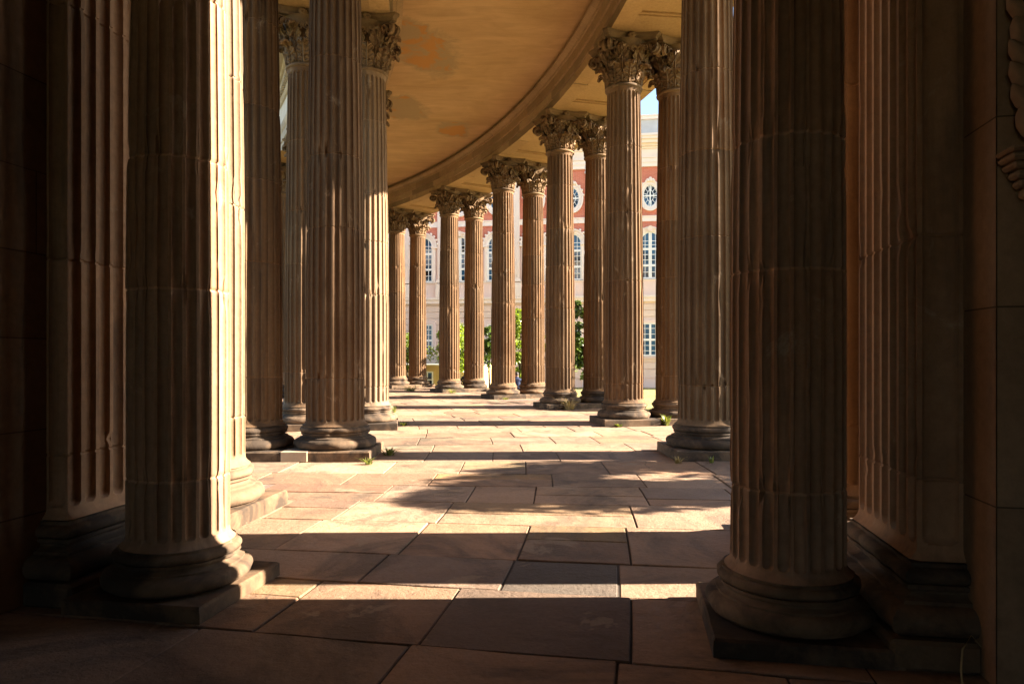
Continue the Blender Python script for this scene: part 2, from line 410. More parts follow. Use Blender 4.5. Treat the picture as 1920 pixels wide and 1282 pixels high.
# ------------------------------------------------------------------ Corinthian capital
CZ = 7.87; CH = COLH-CZ            # capital starts at top of the shaft
def bell_r(z):
    t = max(0, min(1, (z-.08)/.94)); return .385+.03*t+.17*t**3.2
def capital_bell():
    mb = MB(); pr = [(.33, -.01), (.41, -.01)]
    for i in range(7):
        a = -pi/2+pi*i/6; pr.append((.405+.042*cos(a), .036+.04*sin(a)))
    pr += [(.385, .085)]
    for i in range(1, 13): z = .085+.93*i/12; pr.append((bell_r(z), z))
    pr += [(.61, 1.03), (.0, 1.03)]
    mb.lathe(pr, 48); return mb
def leaf_mb(z0, h, w, curl, lobes=4, nu=20, nv=46):
    mb = MB(); S = []; N_ = []
    vs_ = [i/(nv-1) for i in range(nv)]
    for v in vs_:
        if v < .66:
            t = v/.66; z = z0+(h-curl)*t; r = bell_r(z)+.028+.055*t*t; dr, dz = .1, 1
        else:
            t = (v-.66)/.34; a = t*radians(205)
            zt = z0+(h-curl); rt_ = bell_r(zt)+.083
            cr = curl*(1-.35*t); r = rt_+curl*1.05-cr*cos(a)*1.05; z = zt+cr*sin(a)
        S.append((r, z))
    front = []; back = []
    for i, v in enumerate(vs_):
        a = S[max(0, i-1)]; b = S[min(nv-1, i+1)]; tx, tz = b[0]-a[0], b[1]-a[1]; L = sqrt(tx*tx+tz*tz)
        nx, nz = tz/L, -tx/L
        shape = (.70+.42*sin(pi*min(1, v/.75)*.62)) if v < .6 else (1.05*(1-((v-.6)/.4)**1.7*.80))
        ph_ = (v*lobes+.1) % 1.0; ser = .52+.50*(sin(pi*min(1, ph_*1.0))**.55)
        hw = w*shape*ser*(1.0 if v > .05 else .9)
        rowf = []; rowb = []
        for j in range(nu+1):
            u = -1+2*j/nu
            rib = .015*cos(2*pi*(2*lobes*(v-.13*abs(u))))*min(1, abs(u)*2.2)+.022*max(0, 1-abs(u)*7)-.012*max(0, 1-abs(abs(u)-.2)*9)
            flare = .05*abs(u)**2.2*(.25+.75*v)-.012*abs(u)
            notch = .045*(sin(pi*ph_)**.6-1)*abs(u)**1.3
            o = rib+flare+notch+.012
            y = u*hw; r = S[i][0]+nx*o; z = S[i][1]+nz*o
            rowf.append((r*cos(y/r), r*sin(y/r), z))
            o2 = o-.03; r2 = S[i][0]+nx*o2; z2 = S[i][1]+nz*o2
            rowb.append((r2*cos(y/r2), r2*sin(y/r2), z2))
        front.append(rowf); back.append(rowb)
    mb.grid(front, False, flip=True); mb.grid(back, False)
    m = (nu+1); nf = nv*m
    for i in range(nv-1):
        for j in (0, nu):
            q = (i*m+j, (i+1)*m+j, nf+(i+1)*m+j, nf+i*m+j); mb.f.append(q if j == 0 else q[::-1]); mb.mi.append(0)
    for j in range(nu): mb.f.append(((nv-1)*m+j, (nv-1)*m+j+1, nf+(nv-1)*m+j+1, nf+(nv-1)*m+j)); mb.mi.append(0)
    return mb
def ribbon(pts, wd, th):
    """pts: list of (pos, widthdir, normal, halfwidth)"""
    mb = MB(); P_ = []
    for (p, wdir, nrm, hw) in pts:
        p = Vector(p); wv = Vector(wdir); nv_ = Vector(nrm); t = th*hw
        row = []
        for (a, b) in ((-1, -.9), (-.75, .75), (-.35, .45), (.35, .45), (.75, .75), (1, -.9), (-1, -.9)):
            row.append(tuple(p+wv*(a*hw)+nv_*(b*t)))
        P_.append(row)
    mb.grid(P_); return mb
def volute_mb(side):
    """corner volute about azimuth 0 (the corner), side = +-1"""
    pts = []
    for i in range(13):
        t = i/12; rho = .46+.32*t**1.9; z = .52+.44*sin(t*pi/2)**.9*1.0; az = side*(.40*(1-t)**1.1+.085)
        pts.append((rho, z, az, .05-.006*t))
    cx, cz = pts[-1][0], pts[-1][1]-.118
    for i in range(1, 34):
        t = i/33; a = pi/2-t*2*pi*1.75; rr = .118*(1-t)**.75+.012
        pts.append((cx+rr*cos(a), cz+rr*sin(a), side*.085, .046+.012*t))
    out = []
    for k, (rho, z, az, hw) in enumerate(pts):
        a = pts[max(0, k-1)]; b = pts[min(len(pts)-1, k+1)]
        tr, tz = b[0]-a[0], b[1]-a[1]; L = sqrt(tr*tr+tz*tz) or 1
        er = Vector((cos(az), sin(az), 0)); et = Vector((-sin(az), cos(az), 0))
        nrm = er*(-tz/L)+Vector((0, 0, tr/L))
        out.append((er*rho+Vector((0, 0, z)), et, nrm, hw))
    return ribbon(out, 1, .38)
def helix_mb(side):
    """small face scroll about azimuth 0 (the face centre)"""
    pts = []
    for i in range(10):
        t = i/9; y = side*(.21*(1-t)**1.2+.075); z = .56+.30*sin(t*pi/2); pts.append((y, z, .024))
    cy, cz = pts[-1][0], pts[-1][1]-.062
    for i in range(1, 24):
        t = i/23; a = t*2*pi*1.5; rr = .062*(1-t)**.75+.008
        pts.append((cy-side*rr*sin(a), cz+rr*cos(a), .026))
    out = []
    for k, (y, z, hw) in enumerate(pts):
        a = pts[max(0, k-1)]; b = pts[min(len(pts)-1, k+1)]
        ty, tz = b[0]-a[0], b[1]-a[1]; L = sqrt(ty*ty+tz*tz) or 1
        r = bell_r(z)+.055
        out.append(((r, y, z), (1, 0, 0), (0, -tz/L*side, ty/L*side), hw*1.3))
    return ribbon(out, 1, .45)
def abacus_mb():
    def plan(s):
        out = []; n = 12; a = .70; cut = .085
        for e in range(4):
            for i in range(n+1):
                t = -1+2*i/n; y = t*(a-cut); x = a+.012-.155*(1-t*t)**.9
                x *= s; y *= s; an = e*pi/2
                out.append((x*cos(an)-y*sin(an), x*sin(an)+y*cos(an)))
        return out
    mb = MB(); lay = [(.86, 1.02), (.90, 1.035), (.905, 1.075), (.925, 1.095), (.965, 1.115), (.985, 1.13), (.985, CH)]
    P_ = []
    for s, z in lay: P_.append([(x, y, z) for x, y in plan(s)])
    m = len(P_[0]); vs = [p for r in P_ for p in r]; fs = []
    for i in range(len(lay)-1):
        for j in range(m): fs.append((i*m+j, i*m+(j+1) % m, (i+1)*m+(j+1) % m, (i+1)*m+j))
    fs.append(tuple((len(lay)-1)*m+j for j in range(m))); fs.append(tuple(reversed(range(m))))
    mb.add(vs, fs); return mb
def fleuron_mb():
    mb = MB()
    for k in range(6):
        a = k*pi/3; P_ = []
        for i in range(6):
            t = i/5; row = []
            for j in range(5):
                u = -1+j/2; rr = .09*t; ww = .036*sin(pi*(t*.8+.1))*u
                row.append((.585+.035*sin(pi*t)+.012*(1-u*u), rr*cos(a)-ww*sin(a), 1.085+rr*sin(a)+ww*cos(a)))
            P_.append(row)
        mb.grid(P_); mb.grid([[(x-.03, y, z) for x, y, z in r] for r in P_], flip=True)
    mb.lathe([(0, 0)], 3) if False else None
    return mb
CM = M['capital']
ME = dict(bell=capital_bell().mesh('capital', mats=[CM]), low=leaf_mb(.075, .45, .15, .10, 3).mesh('lower_leaf', sharp=60, mats=[CM]),
          high=leaf_mb(.10, .77, .14, .12, 4).mesh('upper_leaf', sharp=60, mats=[CM]),
          calyx=leaf_mb(.42, .50, .085, .12, 3).mesh('calyx_leaf', sharp=60, mats=[CM]),
          vp=volute_mb(1).mesh('volute', sharp=50, mats=[CM]), vm=volute_mb(-1).mesh('volute', sharp=50, mats=[CM]),
          hp=helix_mb(1).mesh('scroll', sharp=50, mats=[CM]), hm=helix_mb(-1).mesh('scroll', sharp=50, mats=[CM]),
          ab=abacus_mb().mesh('abacus', sharp=30, mats=[CM]), fl=fleuron_mb().mesh('flower', sharp=60, mats=[CM]))
CAPLIST = []
for k in range(8): CAPLIST.append(('lower_leaf', 'low', k*pi/4)); CAPLIST.append(('upper_leaf', 'high', k*pi/4+pi/8))
for k in range(4):
    c = k*pi/2+pi/4; f = k*pi/2
    CAPLIST += [('volute', 'vp', c), ('volute', 'vm', c), ('scroll', 'hp', f), ('scroll', 'hm', f), ('flower', 'fl', f),
                ('calyx_leaf', 'calyx', c+.20), ('calyx_leaf', 'calyx', c-.20)]
CAPLIST.append(('abacus', 'ab', 0.0))
def merged_capital():
    vs = []; fs = []
    for nme, key, a in [('capital', 'bell', 0)]+CAPLIST:
        me = ME[key]; n = len(vs); c, s = cos(a), sin(a)
        vs += [(v.co.x*c-v.co.y*s, v.co.x*s+v.co.y*c, v.co.z) for v in me.vertices]
        fs += [tuple(i+n for i in p.vertices) for p in me.polygons]
    mb = MB(); mb.add(vs, fs, 1.0); return mb.mesh('capital', sharp=50, mats=[CM])
ME['cap_all'] = merged_capital()
SHAFT = []
for s in range(5):
    me = shaft_mesh(100+s, .4625, .392, .512, CZ); me.materials.append(M['shaft']); SHAFT.append(me)
BASE = []; PLIN = []
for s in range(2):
    me = shaft_mesh(130+s, .4625, .392, .512, CZ); me.materials.append(M['sunlit_pale_shaft']); SHAFT.append(me)
for s in range(4):
    me = base_mesh(40+s); me.materials.append(M['base']); BASE.append(me)
    me = plinth_mesh(60+s); me.materials.append(M['base']); PLIN.append(me)

def make_column(name, loc, rz, label, var, full, group='columns of the curved colonnade', twist=0, pale=0):
    root = empty(name, loc, rz, label, 'column', group)
    p = link('plinth', PLIN[var % 4], root); p.rotation_euler.z = (var % 4)*pi/2
    b = link('base', BASE[(var*3+1) % 4], root); b.rotation_euler.z = var*1.3+twist
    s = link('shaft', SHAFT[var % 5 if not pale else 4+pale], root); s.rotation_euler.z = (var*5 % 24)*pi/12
    if full:
        c = link('capital', ME['bell'], root); c.location.z = CZ
        for nme, key, a in CAPLIST:
            q = link(nme, ME[key], c); q.rotation_euler.z = a
    else:
        c = link('capital', ME['cap_all'], root); c.location.z = CZ
    return root

RIGHT = {-1: "fluted column showing only as a thin golden strip between dark near column and right pilaster",
         0: "brown fluted column just left of the dark nearest right column",
         1: "tall front column with carved capital, left of the patch of blue sky",
         2: "front column just left of the tall column beside the sky patch",
         3: "front column of the third pair from the sky patch, seated figure beside it",
         4: "slender front column of the fourth pair from the sky gap, green tree on both sides",
         5: "farthest visible front column, beside the half sunlit column on the left",
         6: "column at the far end of the curved row, hidden behind the left columns",
         7: "column at the far end of the curved row, hidden behind the left columns"}
RIGHTB = {-1: "outer column behind the right pilaster, hidden from view",
          0: "outer column hidden behind the brown column at the right",
          1: "rear column with capital right of the blue sky patch, dark brown shaft",
          2: "rear column touching the tall column left of the sky, tree leaves beside it",
          3: "rear column with tree shadow at its foot, third pair from the sky gap",
          4: "rear column with deeply shaded foot beside the seated figure, fourth pair from the sky gap",
          5: "farthest visible rear column, dark shadowed foot beside yellow annex wall",
          6: "column at the far end of the curved row, hidden behind the left columns",
          7: "column at the far end of the curved row, hidden behind the left columns"}
LEFT = {-1: "brightly sunlit column right behind the dark nearest left column",
        0: "broad dark left column with thin strips of sun, standing on a two tone plinth",
        1: "left column with capital, half in blazing sun, upper shaft in shade",
        2: "inner column farther round the curve, hidden behind the half sunlit left column",
        3: "inner column at the far side of the curve, hidden behind the left columns",
        4: "inner column at the far side of the curve, hidden behind the left columns",
        5: "inner column at the far side of the curve, hidden behind the left columns",
        6: "inner column at the far side of the curve, hidden behind the left columns",
        7: "inner column at the far side of the curve, hidden behind the left columns"}
LEFTB = {-1: "court side column hidden behind the nearest left column",
         0: "brown shaded column between the sunlit column and the broad dark column",
         1: "grey brown column with capital, thin sun strip, between two broad dark left columns",
         2: "distant column glimpsed in the narrow gap between the left columns",
         3: "distant column glimpsed in the narrow gap, capital under the pale frieze",
         4: "inner column at the far side of the curve, hidden behind the left columns",
         5: "inner column at the far side of the curve, hidden behind the left columns",
         6: "inner column at the far side of the curve, hidden behind the left columns",
         7: "inner column at the far side of the curve, hidden behind the left columns"}
v_ = 0
for rows, r, ph in ((RIGHT, RO, PH), (RIGHTB, RO+DR, PH), (LEFT, RI, PHI), (LEFTB, RI-DR, PHI)):
    for i in range(-1, 8):
        th = ph+ST*i
        if rows in (LEFT, LEFTB) and i == -1: th += .006
        if rows is RIGHT and i == -1: th -= .0025
        if rows is RIGHTB: th += -.0105 if i == -1 else (.0 if i == 0 else .0032)
        if rows is LEFT and i == -1: r_ = r-.15
        else: r_ = r+(.045 if rows is RIGHT and i == 0 else 0)
        x, y, _ = P(r_, th, 0)
        full = (i in (1, 2, 3, 4, 5)) if r > 36 else (i in (1, 3))
        cr = make_column('column', (x, y, 0), th, rows[i], v_, full, pale=(1 if rows is LEFT and i == -1 else 2 if rows is LEFT and i == 1 else 0)); v_ += 1  # pale picks the shaft colour lightened to look sunlit
        if rows is LEFT and i == 0:
            mb = MB(); mb.box(-.672, -.27, -.676, -.30, .002, .158, 1.0, bev=.008); pb_ = mb.build('plinth_repair', M['repair'], cr, sharp=30); pb_['label'] = 'pale new block let into the left end of the plinth'

# ------------------------------------------------------------------ the small order columns of the pavilion passage
KS = .716
s_small = []
for q, (sd_, th, r, lab) in enumerate(((7, -.170, 37.02, "nearest column on the right, dark and chipped, standing before the fluted pilaster"),
                                       (9, -.1719, 33.11, "nearest column on the left, dark with one blazing sun stripe down its right edge"))):
    x, y, _ = P(r, th, 0)
    root = empty('column', (x, y, 0), th, lab, 'column', 'shorter columns of the passage')
    me = plinth_mesh(80+q, .66, KS, .14); me.materials.append(M['base']); link('plinth', me, root)
    me = base_mesh(90+q, KS); me.materials.append(M['base']); link('base', me, root)
    me = shaft_mesh(sd_, .445*KS, .38*KS, .512*KS, CZ*KS, scale=KS, chips=120); me.materials.append(M['dark_shaft']); s = link('shaft', me, root)
    s.rotation_euler.z = .05*q
    c = link('capital', ME['cap_all'], root); c.location.z = CZ*KS; c.scale = (KS, KS, KS)

# ------------------------------------------------------------------ colonnade roof (entablatures + ceiling)
TH0, TH1 = -.150, 1.03
def sweep(mb, prof, t0, t1, step, rnd, lo=.8, hi=1.12, rand_len=True, hue=0):
    t = t0
    while t < t1-1e-6:
        dt = step*(rnd.uniform(.6, 1.5) if rand_len else 1); e = min(t1, t+dt)
        n = max(1, int((e-t)/.012)+1); tn = rnd.uniform(lo, hi); hu = rnd.uniform(-hue, hue)
        Pn = [[P(r, t+(e-t)*i/n, z) for (r, z) in prof] for i in range(n+1)]
        mb.grid(Pn, tone=(tn*(1+hu), tn, tn*(1-hu))); t = e
roof = empty('colonnade_roof', (0, 0, 0), 0, "curved stone entablature and golden plaster ceiling carried by the columns", 'roof')
rnd = random.Random(5)
def entab(sign, ri_axis, ro_axis):
    """sign=+1: right ring (walkway side is the smaller radius); -1 left ring"""
    a = ri_axis-sign*.50; b = ro_axis+sign*.50
    S = sign
    # stepped fascia facing the walkway, each band jointed by itself
    bands = [[(a, 9.05), (a, 9.27)], [(a, 9.27), (a-S*.055, 9.28), (a-S*.055, 9.50)], [(a-S*.055, 9.50), (a-S*.11, 9.51), (a-S*.11, 9.755)],
             [(a-S*.11, 9.755), (a-S*.15, 9.765), (a-S*.15, 9.80), (a-S*.16, 9.83), (a-S*.24, 9.875), (a-S*.29, 9.89), (a-S*.29, 9.95), (a-S*.23, 9.965), (a-S*.16, 10.0), (a-S*.15, 10.10)]]
    mb = MB()
    for q, bd in enumerate(bands): sweep(mb, bd if S < 0 else bd, TH0, TH1, (.05, .043, .05, .06)[q], rnd, .62 if q < 3 else .8, 1.12, hue=.04)
    mb.build('architrave', M['fascia'], roof, sharp=30)
    # soffit with sunk panels between the column pairs
    mb = MB(); lo, hi = min(a, b), max(a, b); z = 9.05
    ph = PH if S > 0 else PHI
    def q4(r0, r1, t0, t1, z, tn):
        n = max(1, int((t1-t0)/.012))
        mb.grid([[P(r0, t0+(t1-t0)*i/n, z), P(r1, t0+(t1-t0)*i/n, z)] for i in range(n+1)], tone=tn)
    edges = [TH0]
    for i in range(-1, 8):
        c = ph+ST*i
        edges += [c-.022, c+.022]
    edges.append(TH1)
    for k in range(len(edges)-1):
        t0, t1 = edges[k], edges[k+1]
        tn = rnd.uniform(.85, 1.1)
        if t1-t0 < .05 or t1-t0 > .16: q4(lo, hi, t0, t1, z, tn); continue
        m = .012; i0, i1 = lo+.42, hi-.42
        tm = (t0+t1)/2
        for (u0, u1) in ((t0, tm-.0004), (tm+.0004, t1)):
            q4(lo, i0, u0, u1, z, rnd.uniform(.8, 1.1)); q4(i1, hi, u0, u1, z, rnd.uniform(.8, 1.1))
        q4(i0, i1, t0, t0+m, z, tn); q4(i0, i1, t1-m, t1, z, tn*.95)
        for st_, dz in ((0, .035), (.05, .075)):
            pass
        # sunk panel: walls in two steps
        e1 = .055
        for (za, zb, s0) in ((z, z+.035, 0.0), (z+.035, z+.08, e1)):
            r0, r1, u0, u1 = i0+s0, i1-s0, t0+m+s0/35, t1-m-s0/35
            n = 12
            mb.grid([[P(r0, u0+(u1-u0)*i/n, za), P(r0, u0+(u1-u0)*i/n, zb)] for i in range(n+1)], tone=.95)
            mb.grid([[P(r1, u0+(u1-u0)*i/n, za), P(r1, u0+(u1-u0)*i/n, zb)] for i in range(n+1)], tone=.95)
            mb.grid([[P(r0+(r1-r0)*i/2, u0, za), P(r0+(r1-r0)*i/2, u0, zb)] for i in range(3)], tone=.95)
            mb.grid([[P(r0+(r1-r0)*i/2, u1, za), P(r0+(r1-r0)*i/2, u1, zb)] for i in range(3)], tone=.95)
        r0, r1, u0, u1 = i0, i1, t0+m, t1-m
        q4(r0, r0+e1, u0, u1, z+.035, 1.0); q4(r1-e1, r1, u0, u1, z+.035, 1.0)
        q4(r0+e1, r1-e1, u0, u0+e1/35, z+.035, 1.0); q4(r0+e1, r1-e1, u1-e1/35, u1, z+.035, 1.0)
        tq = rnd.uniform(.9, 1.1)
        q4(r0+e1, r1-e1, u0+e1/35, tm, z+.08, tq); q4(r0+e1, r1-e1, tm, u1-e1/35, z+.08, tq*.94)
    mb.build('soffit', M['soffit'], roof, sharp=30)
    # outside entablature
    mb = MB()
    sweep(mb, [(b, 9.05), (b, 9.3), (b+S*.035, 9.305), (b+S*.035, 9.58), (b+S*.06, 9.6), (b+S*.12, 9.72), (b+S*.12, 9.8), (b+S*.02, 9.8)], TH0, TH1, .05, rnd, .8, 1.1)
    mb.build('outer_architrave', M['cornice'], roof, sharp=30)
    mb = MB(); sweep(mb, [(b+S*.02, 9.8), (b+S*.02, 10.58)], TH0, TH1, .06, rnd, .9, 1.05); mb.build('frieze', M['frieze'], roof, sharp=30)
    mb = MB()
    sweep(mb, [(b+S*.02, 10.58), (b+S*.08, 10.60), (b+S*.13, 10.66), (b+S*.13, 10.92), (b+S*.30, 10.97), (b+S*.33, 11.05), (b+S*.85, 11.08), (b+S*.85, 11.30), (b+S*.90, 11.32), (b+S*1.02, 11.46), (b+S*1.02, 11.55), (b+S*.6, 11.60)], TH0, TH1, .05, rnd, .85, 1.1)
    mb.build('cornice', M['cornice'], roof, sharp=30)
    mb = MB(); t = TH0; dt = .20/abs(b)
    while t < TH1:
        r0, r1 = (b+.132, b+.25) if S > 0 else (b-.25, b-.132)
        v = [P(r0, t, 10.72), P(r1, t, 10.72), P(r1, t+dt*.6, 10.72), P(r0, t+dt*.6, 10.72), P(r0, t, 10.9), P(r1, t, 10.9), P(r1, t+dt*.6, 10.9), P(r0, t+dt*.6, 10.9)]
        mb.add(v, [(0, 3, 2, 1), (4, 5, 6, 7), (0, 1, 5, 4), (1, 2, 6, 5), (2, 3, 7, 6), (3, 0, 4, 7)]); t += dt
    mb.build('dentil_course', M['cornice'], roof, smooth=False)
entab(1, RO, RO+DR); entab(-1, RI, RI-DR)
mb = MB(); n = 90
mb.grid([[P(RI+.40, TH0+(TH1-TH0)*i/n, 10.09), P(RI+1.2, TH0+(TH1-TH0)*i/n, 10.10), P(RO-1.2, TH0+(TH1-TH0)*i/n, 10.10), P(RO-.40, TH0+(TH1-TH0)*i/n, 10.09)] for i in range(n+1)])
mb.build('ceiling', M['ceiling'], roof)
mb = MB()
prof = [(RI-DR-1.15, 11.6), (RI-DR-1.15, 11.75), (RO+DR+1.15, 11.75), (RO+DR+1.15, 11.6), (RI-DR-1.15, 11.6)]
mb.grid([[P(r, TH0-.02+(TH1-TH0+.02)*i/n, z) for r, z in prof] for i in range(n+1)])
for t in (TH1,): mb.add([P(RI-DR-.5, t, 9.05), P(RO+DR+.5, t, 9.05), P(RO+DR+.5, t, 11.7), P(RI-DR-.5, t, 11.7)], [(0, 1, 2, 3)])
mb.build('roof_slab', M['roof'], roof)

# ------------------------------------------------------------------ pavilion with walls and pilasters
THP = -.165
pav = empty('gate_pavilion', P(35, -.3, 0), 0, "dark sandstone pavilion passage framing the view with walls and fluted pilasters", 'pavilion')
pav.location = (0, 0, 0)
rnd = random.Random(11)
def arcwall(mb, r0, r1, t0, t1, z0, z1, courses, seed, faces='ioab'):
    """ashlar wall between radii r0<r1 and angles t0<t1: separate blocks with fine joints on inner/outer/end faces"""
    rr = random.Random(seed); zz = [z0]
    while zz[-1] < z1-.02: zz.append(min(z1, zz[-1]+courses*rr.uniform(.85, 1.15)))
    g = .004
    for k in range(len(zz)-1):
        za, zb = zz[k]+g, zz[k+1]-g
        def face(fn, length):
            s = 0; first = rr.uniform(.3, 1.0)
            while s < length-1e-6:
                e = min(length, s+(first if s == 0 else rr.uniform(.9, 1.6)))
                if length-e < .25: e = length
                a, b = s+g, e-g; tn = rr.uniform(.78, 1.12); hu = rr.uniform(-.03, .03)
                p = [fn(a, za), fn(b, za), fn(b, zb), fn(a, zb)]
                mb.add(p, [(0, 1, 2, 3)], (tn*(1+hu), tn, tn*(1-hu))); s = e
        if 'i' in faces: face(lambda s, z: P(r0, t0+s/r0, z), (t1-t0)*r0)
        if 'o' in faces: face(lambda s, z: P(r1, t1-s/r1, z), (t1-t0)*r1)
        if 'a' in faces: face(lambda s, z: P(r1-s, t0, z), r1-r0)
        if 'b' in faces: face(lambda s, z: P(r0+s, t1, z), r1-r0)
    # dark core just behind the joints
    e = .006
    a0, a1 = t0+e/35, t1-e/35; q0, q1 = r0+e, r1-e
    n = 8; N = n+1
    ring = [(q0, a0+(a1-a0)*i/n) for i in range(N)]+[(q1, a1-(a1-a0)*i/n) for i in range(N)]
    m = len(ring); vs = [P(r, t, z0) for r, t in ring]+[P(r, t, z1) for r, t in ring]
    fs = [(j, (j+1) % m, m+(j+1) % m, m+j) for j in range(m)]+[tuple(m+j for j in range(m)), tuple(reversed(range(m)))]
    mb.add(vs, fs, .35)
mb = MB(); arcwall(mb, 37.85, 40.6, -.186, -.153, 0, 12, .95, 3)
mb.build('wall', M['wall'], pav, smooth=False)
mb = MB(); arcwall(mb, 29.8, 32.275, -.60, -.152, 0, 12, .62, 4)
mb.build('wall', M['wall'], pav, smooth=False)
mb = MB(); arcwall(mb, 39.7, 40.6, -.60, -.1865, 0, 12, .7, 5, 'i')
mb.build('wall', M['wall'], pav, smooth=False)
for ra, rb_, za in ((29.8, 34.3, 0), (38.3, 40.6, 0), (34.305, 38.295, 5.6)):
    mb = MB(); arcwall(mb, ra, rb_, -.63, -.602, za, 12, .8, 6, 'b')
    mb.build('wall', M['wall'], pav, smooth=False)
mb = MB(); arcwall(mb, 32.28, 37.845, -.186, -.153, 7.3, 12, .8, 7, 'ab')
mb.build('tympanum', M['wall'], pav, smooth=False)
mb = MB(); n = 20
for z in (7.3, 12.1):
    mb.grid([[P(29.8, -.63+(.63-.153)*i/n, z), P(40.6, -.63+(.63-.153)*i/n, z)] for i in range(n+1)])
mb.build('vault', M['wall'], pav)
# lintels over the small columns
for r0, r1, t in ((32.28, 33.5, -.172), (36.65, 37.845, -.170)):
    mb = MB(); v = []
    for z in (COLH*KS+.003, 7.3):
        for r, tt in ((r0, t-.0125), (r1, t-.0125), (r1, t+.0125), (r0, t+.0125)): v.append(P(r, tt, z))
    mb.add(v, [(0, 3, 2, 1), (4, 5, 6, 7), (0, 1, 5, 4), (1, 2, 6, 5), (2, 3, 7, 6), (3, 0, 4, 7)])
    mb.build('lintel', M['wall'], pav, smooth=False)

def pilaster(name, rface, thc, sgn, depth, width, seed, parent):
    """sgn=-1: face looks towards smaller radius (right side), +1: towards larger radius"""
    rr = random.Random(seed); nfl = 7
    z0, z1 = .52, CZ; f0, f1 = z0+.075, z1-.09
    pitch = width/nfl; wz = AF*pitch
    joints = [z0+(z1-z0)*(k+1+rr.uniform(-.2, .2))/6 for k in range(5)]; joints[0] = .52+.42; joints[1] = 2.25
    zs = z_rings(z0, z1, joints, wz, f0, f1)
    path = []   # (x along outward normal, y along tangent, nx, ny, a)
    hw = width/2
    def side(y, ny, rev):
        pts = []
        for a in AS+[.5]:
            s = (a+.5); pts.append((-depth*(1-s), y, 0, ny, a*min(1, 1.0)))
        return pts if not rev else [(x, yy, nx, n2, -a) for (x, yy, nx, n2, a) in reversed(pts)]
    path += side(-hw, -1, False)
    for k in range(nfl):
        for a in AS: path.append((0, -hw+(k+a+.5)*pitch, 1, 0, a))
    path.append((0, hw, 1, 0, -.5))
    path += side(hw, 1, True)
    chips = [(rr.randrange(nfl+1), (rr.choice(joints) if rr.random() < .7 else rr.uniform(.7, 6))+rr.gauss(0, .06), rr.uniform(.02, .05), rr.uniform(.006, .016)) for _ in range(26)]
    tones = [rr.uniform(.8, 1.1) for _ in range(6)]
    mb = MB(); vs = []; tn = []
    for z in zs:
        d = sum(1 for j in joints if z > j)
        g = sum(.008 for j in joints if abs(z-j) < .006)
        fl = .04*(1-(z-z0)/(f0-z0))**2.2 if z < f0 else 0
        for (x, y, nx, ny, a) in path:
            dp = flute_depth(a, AF, AF*pitch*.85, wz, z, f0, f1) if abs(a) < AF else 0
            o = fl-dp-g
            if nx and abs(a) >= .34:
                kk = int(round((y+hw)/pitch))
                for (ck, cz, cl, cd) in chips:
                    if ck == kk:
                        e = ((z-cz)/cl)**2
                        if e < 6: o -= cd*math.exp(-e)
            vs.append((x+nx*o, y+ny*o, z)); t = tones[min(5, d)]; tn.append((t*1.01, t, t*.98))
    m = len(path); fs = []
    for i in range(len(zs)-1):
        for j in range(m-1): fs.append((i*m+j, i*m+j+1, (i+1)*m+j+1, (i+1)*m+j))
    mb.v = vs; mb.f = fs; mb.t = tn; mb.mi = [0]*len(fs)
    x, y, _ = P(rface, thc, 0)
    root = link(name, mb.mesh('pilaster', sharp=40, mats=[M['dark_shaft']]), parent)
    root.location = (x, y, 0); root.rotation_euler.z = thc if sgn > 0 else thc+pi
    # attic base wrapped round the three faces
    mb = MB(); pr = [(r-.4625, z) for r, z in base_profile()[1:]]
    P_ = []
    for (o, z) in pr:
        P_.append([(-depth, -hw-o, z), (o, -hw-o, z), (o, hw+o, z), (-depth, hw+o, z)])
    # subdivide long side for a worn edge
    Q = []
    for row in P_:
        nr = []
        for k in range(3):
            a, b = Vector(row[k]), Vector(row[k+1]); nn = 12 if k == 1 else 4
            for i in range(nn):
                p = a.lerp(b, i/nn); w_ = .006*sin(i*2.1+seed+p.z*20)
                nr.append((p.x+(w_ if k == 1 else 0), p.y, p.z))
        nr.append(row[3]); Q.append(nr)
    mb.grid(Q, flip=True); mb.build('pilaster_base', M['base'], root, sharp=30)
    mb = MB(); mb.box(-depth, .2, -hw-.2, hw+.2, 0.0, .155, rr.uniform(.8, 1), bev=.02); mb.build('pilaster_plinth', M['base'], root, sharp=30)
    return root
pilaster('pilaster', 37.62, THP, -1, .232, .92, 21, pav)
pilaster('pilaster', 32.43, -.164, 1, .16, .92, 22, pav)
# relief console and hanging festoon on the right wall end
rel = empty('wall_relief', P(37.93, -.1865, 2.14), -.1865, "carved stone bracket with a hanging leaf festoon at the upper right edge", 'carving')
mb = MB()
for (x0, o, z0, z1) in ((.0, .16, .40, .425), (.012, .14, .365, .397), (.03, .12, .33, .362), (.055, .09, .29, .327), (.075, .07, .25, .287), (.10, .05, .20, .247)):
    mb.box(x0-.10, 1.2, -o, 0, z0, z1, bev=.012)
mb.build('bracket', M['wall'], rel, sharp=30)
mb = MB(); mb.box(.03, 1.2, -.028, 0, -2.0, .195, bev=.01); mb.build('panel', M['wall'], rel, sharp=30)
rr = random.Random(2)
for k in range(20):
    z = .56+k*.105; w_ = .05+.012*sin(k*1.7)
    for dx in (0.0, .06, .12):
        mb = MB()
        prof = [(0, -.085), (.022, -.06), (.038, -.015), (.034, .035), (.012, .075), (0, .085)]
        mb.lathe(prof, 10)
        pod = mb.build('leaf_pod', M['wall'], rel); pod.location = (-.01+dx+rr.uniform(-.02, .02), -.05, z+dx*.6); pod.rotation_euler = (0, rr.uniform(-.5, .1)-.2, 0)

